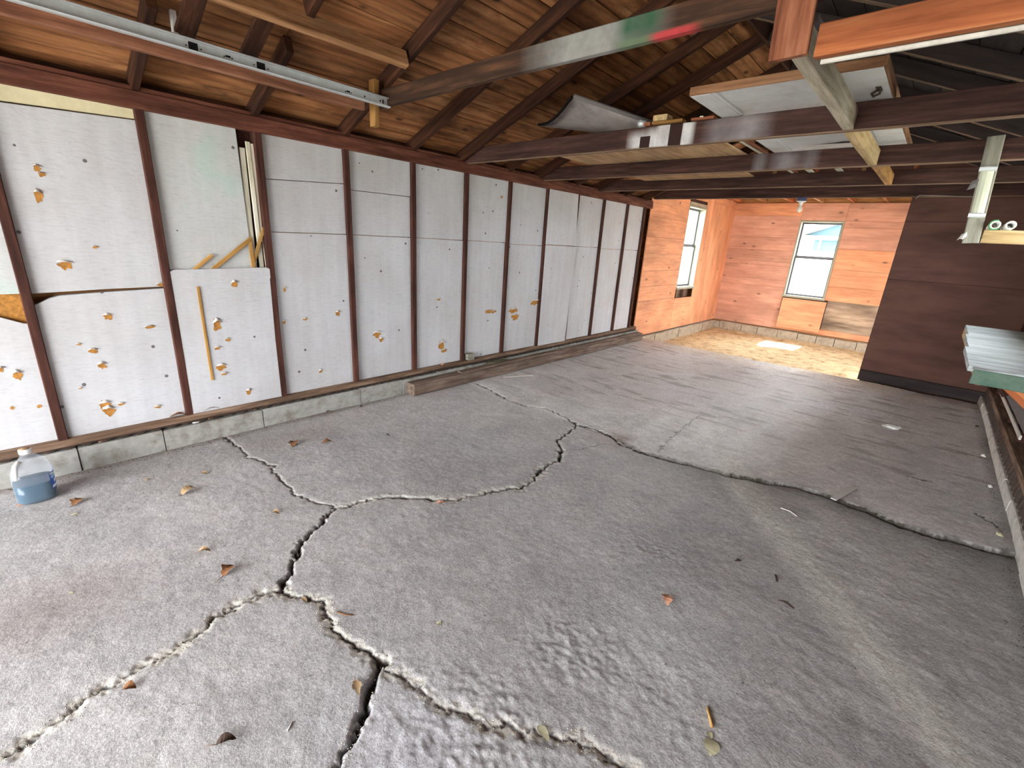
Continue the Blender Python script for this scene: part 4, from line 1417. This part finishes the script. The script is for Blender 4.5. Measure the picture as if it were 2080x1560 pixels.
for k, (x, gr) in enumerate([(3.738, True), (3.806, False)]):
    t = tag(empty('storage_tube', (x, 4.30, 1.759)), ['white tube with a green rim lying on the bracket board beside its post',
                                                      'plain white tube lying on the bracket board, right of the green rimmed one'][k], 'tube')
    r = .026
    vs_, fs_ = [], []
    for (yy, rr) in ((4.24, r), (4.24, r * .62), (4.58, r * .62), (4.58, r)):
        for q in range(16):
            an = 2 * math.pi * q / 16
            vs_.append((x + rr * math.cos(an), yy, 1.759 + rr * math.sin(an)))
    for i in range(4):
        for q in range(16):
            j = (q + 1) % 16
            a_, b_ = i * 16, ((i + 1) % 4) * 16
            fs_.append((a_ + q, a_ + j, b_ + j, b_ + q))
    keep(link('tube_wall', mesh_from('tube_wall', vs_, fs_, True), 'tube_white'), t)
    if gr:
        keep(link('rim', tube_mesh([(x + (r + .001) * math.cos(a_), 4.243, 1.759 + (r + .001) * math.sin(a_)) for a_ in np.linspace(1.2, 5.6, 20)], .005, 6), 'green_rim'), t)
vs_ = [(3.60, 4.272, 1.70), (3.622, 4.262, 1.715), (3.628, 4.270, 1.69), (3.612, 4.255, 1.668), (3.598, 4.268, 1.672), (3.586, 4.270, 1.66), (3.61, 4.25, 1.69)]
tag(link('plastic_scrap', mesh_from('plastic_scrap', vs_, [(0, 6, 1), (1, 6, 2), (2, 6, 3), (3, 6, 4), (4, 6, 5), (5, 6, 0), (0, 1, 2, 3, 4, 5)]), 'paper'),
    'crumpled white plastic scrap at the foot of the hanging bracket', 'scrap')
o = tag(link('paper_flap', mesh_from('paper_flap', [(3.565, 4.27, 2.02), (3.60, 4.262, 2.035), (3.60, 4.265, 1.985), (3.552, 4.262, 1.965), (3.575, 4.255, 2.0)], [(0, 4, 1), (1, 4, 2), (2, 4, 3), (3, 4, 0)]), 'grey_panel'),
        'small grey flap beside the hanging bracket post', 'scrap')
A, B = pl(1838, 392, 1, 5.5), pl(1975, 394, 1, 5.5)
tag(link('wire', tube_mesh([(3.15, 7.07, 2.19), (3.17, 7.05, 2.225), (3.25, 7.04, 2.22), (3.4, 7.04, 2.215), (3.62, 7.04, 2.20)], .004, 6), 'wire'), 'thin pale wire drooping along the last tie beam', 'wire')

# ================================================================== TIMBER and small things by the left wall
TZ = .118
ft = tag(bar('floor_timber', (.10, 2.44, .062), (.09, 7.05, .062), .135, .115, 'timber', n=10, jit=.004, ch=.012), 'long old squared timber lying on the floor along the left wall', 'timber')
tag(bar('floor_board', (.112, 3.05, .127), (.105, 7.0, .127), .075, .018, 'timber', n=6, jit=.003), 'weathered grey board lying on top of the long floor timber', 'board')
tag(box('wood_block', (-.028, 3.235, .2085), (.035, 3.325, .275), 'grey_timber', ch=.006), 'small grey wood block on the sill beside the sixth brown stud', 'block')


def crumpled(name, c, r, mat, label, cat, group=None, flat=.35, seed=0, n=2):
    rr = random.Random(seed)
    bm = bmesh.new()
    bmesh.ops.create_icosphere(bm, subdivisions=n, radius=1.0)
    for v in bm.verts:
        s = rr.uniform(.6, 1.2)
        v.co = Vector((v.co.x * r[0] * s, v.co.y * r[1] * s, max(v.co.z, -.55) * r[2] * s))
    lo = min(v.co.z for v in bm.verts)
    for v in bm.verts:
        v.co.z -= lo
    me = bpy.data.meshes.new(name)
    bm.to_mesh(me)
    bm.free()
    o = link(name, me, mat)
    o.location = c
    return tag(o, label, cat, group)


c = wl(1010, 737, .10)
crumpled('moss_scrap', (.07, c[1], .136), (.05, .17, .012), 'moss', 'mossy dark scrap lying on the floor timber near its middle', 'scrap', seed=3)
c = fl(1255, 693)
crumpled('foam_scrap', (c[0] + .02, c[1], floor_z(c[0], c[1])), (.035, .07, .035), 'paper', 'white foam scrap on the floor against the far end of the long timber', 'scrap', seed=5, n=1)
c = wl(1145, 687, -.01)
crumpled('paper_bit', (-.008, c[1], .2085), (.012, .05, .012), 'paper', 'white paper bit on the sill between far studs', 'scrap', seed=6, n=1)
c = wl(900, 752, .015)
crumpled('wood_chip', (.0, c[1], .2085), (.014, .03, .012), 'leaf_pink', 'small pinkish wood chip on the sill near the timber end', 'chip', seed=8, n=1)
c = fl(1810, 873)
crumpled('crumpled_paper', (c[0], c[1], floor_z(c[0], c[1])), (.075, .04, .022), 'paper', 'crumpled white paper on the raised slab near the workbench', 'paper', seed=9)
c = wl(399, 862, .02)
crumpled('paper_bit', (.012, c[1], .146), (.012, .03, .006), 'paper', 'white chip on the block footing below the second brown stud', 'scrap', seed=16, n=1)
A, B = fl(1692, 1017, .014), fl(1738, 985, .034)
A[2], B[2] = floor_z(B[0], B[1]) + .012, floor_z(B[0], B[1]) + .007
tag(bar('paint_stirrer', A, B, .034, .005, 'porcelain', n=2), 'flat pale strip lying across the raised slab edge', 'strip')
A, B = fl(1082, 762, .004), fl(1022, 766, .004)
tag(bar('white_splinter', A, B, .016, .006, 'batten', n=1), 'thin white splinter on the floor beside the long timber', 'splinter')


# ---- leaves
def leaf_mesh(seed, lobes=0, curl=.35, aspect=.6, n=18):
    """thin dry leaf of unit length along X, stalk end at x = 0"""
    rr = random.Random(seed)
    rows = n
    vs, fs = [], []
    for i in range(rows + 1):
        t = i / rows
        hw = aspect * .5 * math.sin(math.pi * min(1, t ** .75)) ** .8
        if lobes:
            hw *= .42 + .58 * abs(math.cos(t * math.pi * lobes)) ** .7 * rr.uniform(.8, 1.2)
        hw *= rr.uniform(.92, 1.08)
        zc = curl * .35 * math.sin(math.pi * t) * rr.uniform(.9, 1.1)
        for s_ in (-1, -.5, 0, .5, 1):
            z = zc * .7 + .32 * curl * (abs(s_) ** 1.6) * hw * 1.5 + rr.uniform(-.01, .01) * (s_ != 0) + (.02 if s_ == 0 else 0)
            vs.append((t, s_ * hw, z))
    for i in range(rows):
        for j in range(4):
            a_ = i * 5 + j
            fs.append((a_, a_ + 5, a_ + 6, a_ + 1))
    lo = min(v[2] for v in vs)
    vs = [(a_, b_, c_ - lo + .004) for a_, b_, c_ in vs]
    return mesh_from('blade', vs, fs, True)


def leaf(px, py, size, ang, mat, label, lobes=0, curl=.35, aspect=.6, stalk=.3, seed=0, at=None):
    c = fl(px, py) if at is None else np.array(at)
    z = floor_z(c[0], c[1]) if at is None else c[2]
    root = empty('dry_leaf', (c[0], c[1], z + .001))
    tag(root, label, 'leaf', 'dry leaves')
    b = link('blade', leaf_mesh(seed, lobes, curl, aspect), mat, root)
    b.location = (-size / 2 * math.cos(ang), -size / 2 * math.sin(ang), 0)
    b.rotation_euler = (0, 0, ang)
    b.scale = (size,) * 3
    if stalk:
        s = link('stalk', tube_mesh([(0, 0, .03), (-stalk * .5, .03, .05), (-stalk, .02, .03)], [.022, .016, .014], 6), 'twig', root)
        s.location = b.location
        s.rotation_euler = b.rotation_euler
        s.scale = (size,) * 3
    return root


# angle is in floor coordinates
leaf(385, 1000, .085, 1.9, 'leaf_tan', 'curled tan leaf with a dark edge on the floor right of the blue jug', curl=.9, aspect=.7, seed=1)
leaf(160, 1020, .07, 2.4, 'leaf_brown', 'brown lobed leaf on the floor just right of the blue jug', lobes=3, curl=.7, aspect=.9, seed=2)
leaf(152, 1046, .035, 1.2, 'leaf_pale', 'tiny pale leaf bit in front of the blue jug', curl=.3, stalk=0, seed=3)
leaf(415, 963, .05, .6, 'leaf_tan', 'small tan leaf on the floor toward the wall from the dark-edged leaf', curl=.5, seed=4)
leaf(597, 902, .085, 2.6, 'leaf_brown', 'brown leaf near the left wall, left one of two close together', lobes=3, curl=.7, aspect=.8, seed=5)
leaf(665, 899, .07, 1.4, 'leaf_brown', 'brown leaf near the left wall, right one of two close together', lobes=2, curl=.8, aspect=.8, seed=6)
leaf(560, 1043, .05, .5, 'leaf_tan', 'small tan leaf left of the first crack junction', curl=.8, seed=7)
leaf(415, 1122, .055, 1.0, 'leaf_tan', 'curled rusty leaf on the floor left of the dark vertical crack', curl=1.1, seed=8)
leaf(465, 1160, .07, 2.2, 'leaf_brown', 'brown lobed leaf with a long stalk left of the dark crack', lobes=2, curl=.9, aspect=.9, stalk=.7, seed=9)
leaf(263, 1400, .042, .9, 'leaf_brown', 'small curled brown leaf below the pale left crack', curl=1.0, aspect=.8, stalk=0, seed=10)
leaf(460, 1508, .055, 1.1, 'leaf_dark', 'dark curled leaf near the bottom left of the floor', curl=1.1, aspect=.55, stalk=.5, seed=11)
leaf(725, 1397, .062, -.3, 'leaf_tan', 'torn tan and dark leaf at the edge of the wide bottom crack', lobes=2, curl=.5, aspect=.55, seed=12)
leaf(892, 1267, .026, .6, 'leaf_pale', 'tiny yellowish leaf in the middle of the near floor', lobes=2, curl=.4, aspect=.9, stalk=0, seed=13)
leaf(1355, 1220, .072, -1.1, 'leaf_pink', 'salmon coloured lobed leaf alone on the right floor', lobes=3, curl=.5, aspect=.75, stalk=0, seed=14)
leaf(1104, 1490, .058, -.25, 'leaf_pale', 'pale pointed leaf on the thin crack at the bottom', curl=.25, aspect=.5, stalk=0, seed=15)
leaf(1445, 1518, .058, -1.3, 'leaf_pale', 'pale rounded leaf at the bottom right of the floor', curl=.2, aspect=.85, stalk=0, seed=16)
leaf(1442, 1493, .022, -.6, 'leaf_pale', 'scrap of pale leaf touching the rounded leaf', curl=.3, aspect=.9, stalk=0, seed=17)
leaf(895, 1021, .06, 1.0, 'leaf_pink', 'crumbled pinkish leaf lodged in the middle crack', lobes=3, curl=.4, aspect=.5, stalk=0, seed=18)
leaf(618, 1217, .04, .2, 'leaf_tan', 'small tan leaf in the crumbled crack below the second junction', curl=.5, aspect=.4, stalk=0, seed=19)
leaf(145, 1190 + 15, .02, .5, 'leaf_pale', 'pale flake on the left floor above the pale crack', curl=.2, stalk=0, seed=20)
leaf(1500, 1140, .04, .9, 'leaf_dark', 'small dark leaf on the right floor behind the salmon leaf', lobes=2, curl=.7, aspect=.6, stalk=0, seed=21)
leaf(300, 780 + 195, .03, 2.0, 'leaf_tan', 'small tan flake between the jug and the crack', curl=.6, stalk=0, seed=22)
# on the sill and the footing
for px, py, xx, zz_, sz, mt, lb, sd in [(430, 836, -.005, .209, .10, 'leaf_brown', 'brown leaf on the sill right of the second brown stud', 31),
                                       (362, 838, -.005, .209, .10, 'leaf_brown', 'brown leaf on the sill left of the second brown stud', 32),
                                       (208, 897, .012, .146, .04, 'leaf_pink', 'pinkish leaf bit on the block footing near the jug', 33),
                                       (433, 856, .014, .146, .06, 'leaf_brown', 'brown leaf caught under the sill at the second stud', 34),
                                       (521, 829, .012, .146, .05, 'leaf_brown', 'brown leaf caught under the sill below the yellow strip', 35)]:
    c = wl(px, py, xx)
    leaf(0, 0, sz, 1.57 + rnd.uniform(-.3, .3), mt, lb, lobes=2, curl=.7, aspect=.5, stalk=0, seed=sd, at=(xx, c[1], zz_))
for px, py, sz, an, mt, lb, sd in [(600, 852, .05, 1.4, 'leaf_brown', 'brown leaf against the block footing below the third stud', 41), (735, 826, .05, 1.8, 'leaf_dark', 'dark leaf at a block joint left of the long timber', 42),
                               (668, 836, .05, 1.8, 'leaf_dark', 'dark leaf at the footing left of the block joint', 43), (787, 886, .05, .3, 'leaf_dark', 'dark leaf scrap on the floor in front of the timber end', 44),
                               (898, 793, .04, .3, 'leaf_pink', 'small pinkish flake in front of the long timber', 45)]:
    leaf(px, py, sz, an, mt, lb, lobes=2, curl=.8, aspect=.5, stalk=0, seed=sd)
# twigs
for pts, r, mt, lb in [([(1436, 1437), (1441, 1455), (1446, 1478)], .0045, 'yellow_stick', 'flat tan twig just above the pale rounded leaf'),
                       ([(683, 1243), (700, 1249), (717, 1250)], .0025, 'leaf_brown', 'thin reddish twig right of the crumbled crack'),
                       ([(583, 1486), (590, 1474), (594, 1466)], .002, 'batten', 'thin pale straw on the near floor left of the wide crack'),
                       ([(1580, 1220), (1592, 1222), (1612, 1236)], .0022, 'leaf_dark', 'thin dark twig on the shaded right floor'),
                       ([(1585, 1033), (1605, 1040), (1618, 1050)], .0028, 'batten', 'thin pale curved straw near the raised slab edge'),
                       ([(1575, 1168), (1577, 1182)], .003, 'leaf_dark', 'short black splinter behind the salmon leaf')]:
    P = [fl(*p) for p in pts]
    P = [(p[0], p[1], floor_z(p[0], p[1]) + r) for p in P]
    tag(link('twig', tube_mesh(P, r, 6), mt), lb, 'twig', 'twigs on the floor')
# loose crumbs along the cracks and walls: nobody could count them
vs_, fs_ = [], []


def crumb(x, y, r):
    z = floor_z(x, y)
    b0 = len(vs_)
    for (dx, dy, dz) in [(1, 0, 0), (-.6, .8, 0), (-.5, -.9, 0), (.1, 0, 1.1)]:
        vs_.append((x + dx * r * rnd.uniform(.6, 1.2), y + dy * r * rnd.uniform(.6, 1.2), z + dz * r * .8))
    fs_.extend([(b0, b0 + 1, b0 + 3), (b0 + 1, b0 + 2, b0 + 3), (b0 + 2, b0, b0 + 3)])


for ci, w in ((1, 250), (3, 350), (4, 420), (5, 200), (6, 420), (7, 200)):
    P = crack_pts(CR[ci][0])
    for _ in range(w):
        i = rnd.randrange(len(P) - 1)
        t = rnd.random()
        q = P[i] * (1 - t) + P[i + 1] * t
        crumb(q[0] + rnd.gauss(0, .022), q[1] + rnd.gauss(0, .022), rnd.uniform(.001, .0035))
for _ in range(700):
    crumb(rnd.uniform(.05, 4.2), rnd.uniform(.2, 6.5), rnd.uniform(.001, .003))
n_pale = len(fs_)
for _ in range(500):
    crumb(.04 + abs(rnd.gauss(0, .035)), rnd.uniform(-.3, 2.4), rnd.uniform(.0015, .005))
for _ in range(350):
    crumb(4.235 - abs(rnd.gauss(0, .03)), rnd.uniform(2.4, 7), rnd.uniform(.0015, .005))
for _ in range(300):
    x = rnd.uniform(.3, 3.1)
    crumb(x, rnd.uniform(6.3, 7.25), rnd.uniform(.002, .006))
me = mesh_from('floor_crumbs', vs_, fs_)
me.materials.append(M['grit'])
me.materials.append(M['leaf_dark'])
me.polygons.foreach_set('material_index', [0 if k < n_pale else 1 for k in range(len(fs_))])
tag(link('floor_crumbs', me), 'loose concrete crumbs and dark dirt along the floor cracks and wall footings', 'crumbs', kind='stuff')
# bright bits at the right footing
for k, (px, py) in enumerate([(2028, 1000), (2050, 1100), (1995, 873), (2012, 935)]):
    c = fl(px, py)
    crumpled('debris_bit', (min(c[0], 4.20), c[1], floor_z(4.2, c[1])), (.018, .022, .012), ['paper', 'leaf_pale', 'leaf_dark', 'paper'][k],
             ['white bit by the right footing near the slab edge end', 'pale bit by the right footing closest to the camera',
              'dark leaf bit at the far end of the right footing', 'white bit by the right footing below the workbench'][k], 'scrap', 'scraps by the right footing', seed=50 + k, n=1)

# ================================================================== JUG
JX, JY = .255, -.10
jug = tag(empty('fluid_jug', (JX, JY, floor_z(JX, JY))), 'cloudy plastic gallon jug part filled with blue fluid, by the left wall', 'jug')


def rsq(prof, seg=32, p=3.2):
    vs, fs = [], []
    for (r, z, q, oy) in prof:
        for k in range(seg):
            t = 2 * math.pi * k / seg
            c_, s_ = math.cos(t), math.sin(t)
            d = (abs(c_) ** q + abs(s_) ** q) ** (-1 / q)
            vs.append((r * d * c_, r * d * s_ + oy, z))
    n = len(prof)
    for i in range(n - 1):
        for k in range(seg):
            j = (k + 1) % seg
            fs.append((i * seg + k, i * seg + j, (i + 1) * seg + j, (i + 1) * seg + k))
    fs.append(tuple(range(seg - 1, -1, -1)))
    fs.append(tuple((n - 1) * seg + k for k in range(seg)))
    return mesh_from('jug', vs, fs, True)


jb = [(.055, .002, 3, 0), (.070, .004, 3.2, 0), (.078, .014, 3.4, 0), (.079, .035, 3.4, 0), (.0775, .04, 3.4, 0), (.079, .045, 3.4, 0), (.080, .10, 3.4, 0),
      (.080, .145, 3.4, 0), (.079, .160, 3.2, 0), (.074, .182, 2.8, .002), (.064, .205, 2.5, .006), (.048, .232, 2.2, .008), (.030, .254, 2, .004), (.021, .264, 2, 0), (.020, .278, 2, 0)]
jo = link('jug_body', rsq(jb), 'jug', jug)
jf = link('fluid', rsq([(.054, .004, 3, 0), (.069, .006, 3.2, 0), (.0765, .015, 3.4, 0), (.0775, .04, 3.4, 0), (.0782, .112, 3.4, 0), (.076, .1125, 3.4, 0)]), 'fluid', jug)
link('cap', lathe_mesh([(.024, .268), (.026, .270), (.026, .286), (.0255, .292), (.023, .294)], 24), 'porcelain', jug)
link('cap_top', lathe_mesh([(.021, .2942), (.021, .2952)], 24), 'leaf_tan', jug)
link('handle', tube_mesh([(.036, -.030, .243), (.050, -.048, .225), (.056, -.056, .20), (.058, -.058, .175), (.058, -.056, .155)], [.012, .012, .0115, .012, .014], 12), 'porcelain', jug)
# label wraps the corner that faces the room's far end
def label_patch(name, t0, t1, z0, z1, mat, r=.0812, off=0.0):
    vs, fs = [], []
    n = 10
    for i in range(n + 1):
        t = t0 + (t1 - t0) * i / n
        c_, s_ = math.cos(t), math.sin(t)
        d = (abs(c_) ** 3.4 + abs(s_) ** 3.4) ** (-1 / 3.4)
        for z in (z0 + off * i / n, z1 + off * i / n):
            vs.append(((r) * d * c_, (r) * d * s_, z))
    for i in range(n):
        fs.append((i * 2, i * 2 + 2, i * 2 + 3, i * 2 + 1))
    return link(name, mesh_from(name, vs, fs, True), mat, jug)


label_patch('label', .72, 2.0, .062, .158, 'label_blue')
label_patch('label_print', .76, 1.9, .068, .082, 'label_white', .0816, .006)
label_patch('label_print', .78, 1.5, .120, .140, 'label_light', .0816, .008)
label_patch('label_print', .92, 1.3, .096, .112, 'label_white', .0817, .004)
label_patch('label_print', .74, 1.1, .145, .155, 'label_white', .0816, -.004)
c = fl(40, 1026)
leaf(40, 1027, .03, 1.2, 'leaf_pink', 'pinkish flake half under the blue jug', curl=.2, stalk=0, seed=60)

# ================================================================== OUTSIDE
yard = struct(empty('ground', (0, 0, -.25)))
for lo, hi in [((-40, 11.05, -.5), (60, 14.0, -.28)), ((-40, -40, -.3), (60, -3.12, -.03)), ((-40, -3.12, -.5), (-.16, 11.05, -.28)), ((4.47, -3.12, -.5), (60, 11.05, -.28))]:
    box('ground_patch', lo, hi, 'snow_ground', yard, ch=.01)

bank = [(-40, 14, -.28), (60, 14, -.28), (60, 24.6, 1.78), (-40, 24.6, 1.78), (60, 60, 2.2), (-40, 60, 2.2), (-40, 60, -.5), (60, 60, -.5), (60, 14, -.5), (-40, 14, -.5)]
keep(link('ground_bank', mesh_from('ground_bank', bank, [(0, 1, 2, 3), (3, 2, 4, 5), (5, 4, 7, 6), (0, 3, 5, 6, 9), (1, 8, 7, 4, 2), (0, 9, 8, 1), (6, 7, 8, 9)]), 'snow_ground'), yard)
house = tag(empty('neighbour_house', (2.5, 25, -.25)), 'pale blue neighbouring house with white trim seen through the back window', 'house')
box('wall', (-1.05, 25.0, -.28), (9, 32, 2.25), 'siding_blue', house)
box('eave_trim', (-1.5, 24.75, 2.25), (9.4, 25.0, 2.42), 'white_trim', house)
box('corner_trim', (-1.12, 24.96, -.28), (-.98, 25.02, 2.25), 'white_trim', house, along=2)
box('downpipe', (-.78, 24.93, -.28), (-.70, 24.99, 2.25), 'white_trim', house, along=2)
vs_ = [(-1.5, 25.0, 2.42), (9.4, 25.0, 2.42), (4.0, 25.0, 4.6), (-1.5, 32, 2.42), (9.4, 32, 2.42), (4.0, 32, 4.6)]
keep(link('gable', mesh_from('gable', vs_, [(0, 1, 2), (5, 4, 3), (0, 3, 4, 1)]), 'siding_blue'), house)
for s_ in (-1, 1):
    bar('roof_slope', (4.0, 28.4, 4.68), (4.0 + s_ * 5.75, 28.4, 2.36), 7.6, .12, 'shingle', house, up=(s_ * .4, 0, 1), n=1, jit=0)
box('window', (2.2, 24.95, .9), (3.4, 25.0, 2.0), 'house_glass', house)
def bare_tree(x, y, h, seed, label):
    rr = random.Random(seed)
    t = tag(empty('bare_tree', (x, y, 1.7)), label, 'tree')
    keep(link('trunk', tube_mesh([(x, y, 1.7), (x + .05, y, h * .5), (x - .03, y, h * .6), (x, y, h)], [.09, .07, .05, .015], 8), 'bark'), t)
    for k in range(14):
        z = 1.7 + (h - 1.7) * rr.uniform(.25, .9)
        a_ = rr.uniform(0, 6.28)
        L_ = (h - 1.7) * .4 * (1.1 - z / h) + .2
        e = (x + L_ * math.cos(a_), y + L_ * math.sin(a_), z + L_ * .7)
        m = (x + L_ * .5 * math.cos(a_), y + L_ * .5 * math.sin(a_), z + L_ * .25)
        keep(link('branch', tube_mesh([(x, y, z), m, e], [.03, .02, .006], 5), 'bark'), t)


bare_tree(-2.7, 24.9, 3.3, 3, 'bare grey tree left of the pale blue house')
bare_tree(-4.6, 30, 4.5, 8, 'bare grey tree farther back left of the pale blue house')
crumpled('yard_shrub', (-1.72, 24.3, 1.70), (.16, .16, .42), 'bark', 'grey leafless shrub beside the pale blue house', 'shrub', seed=70)
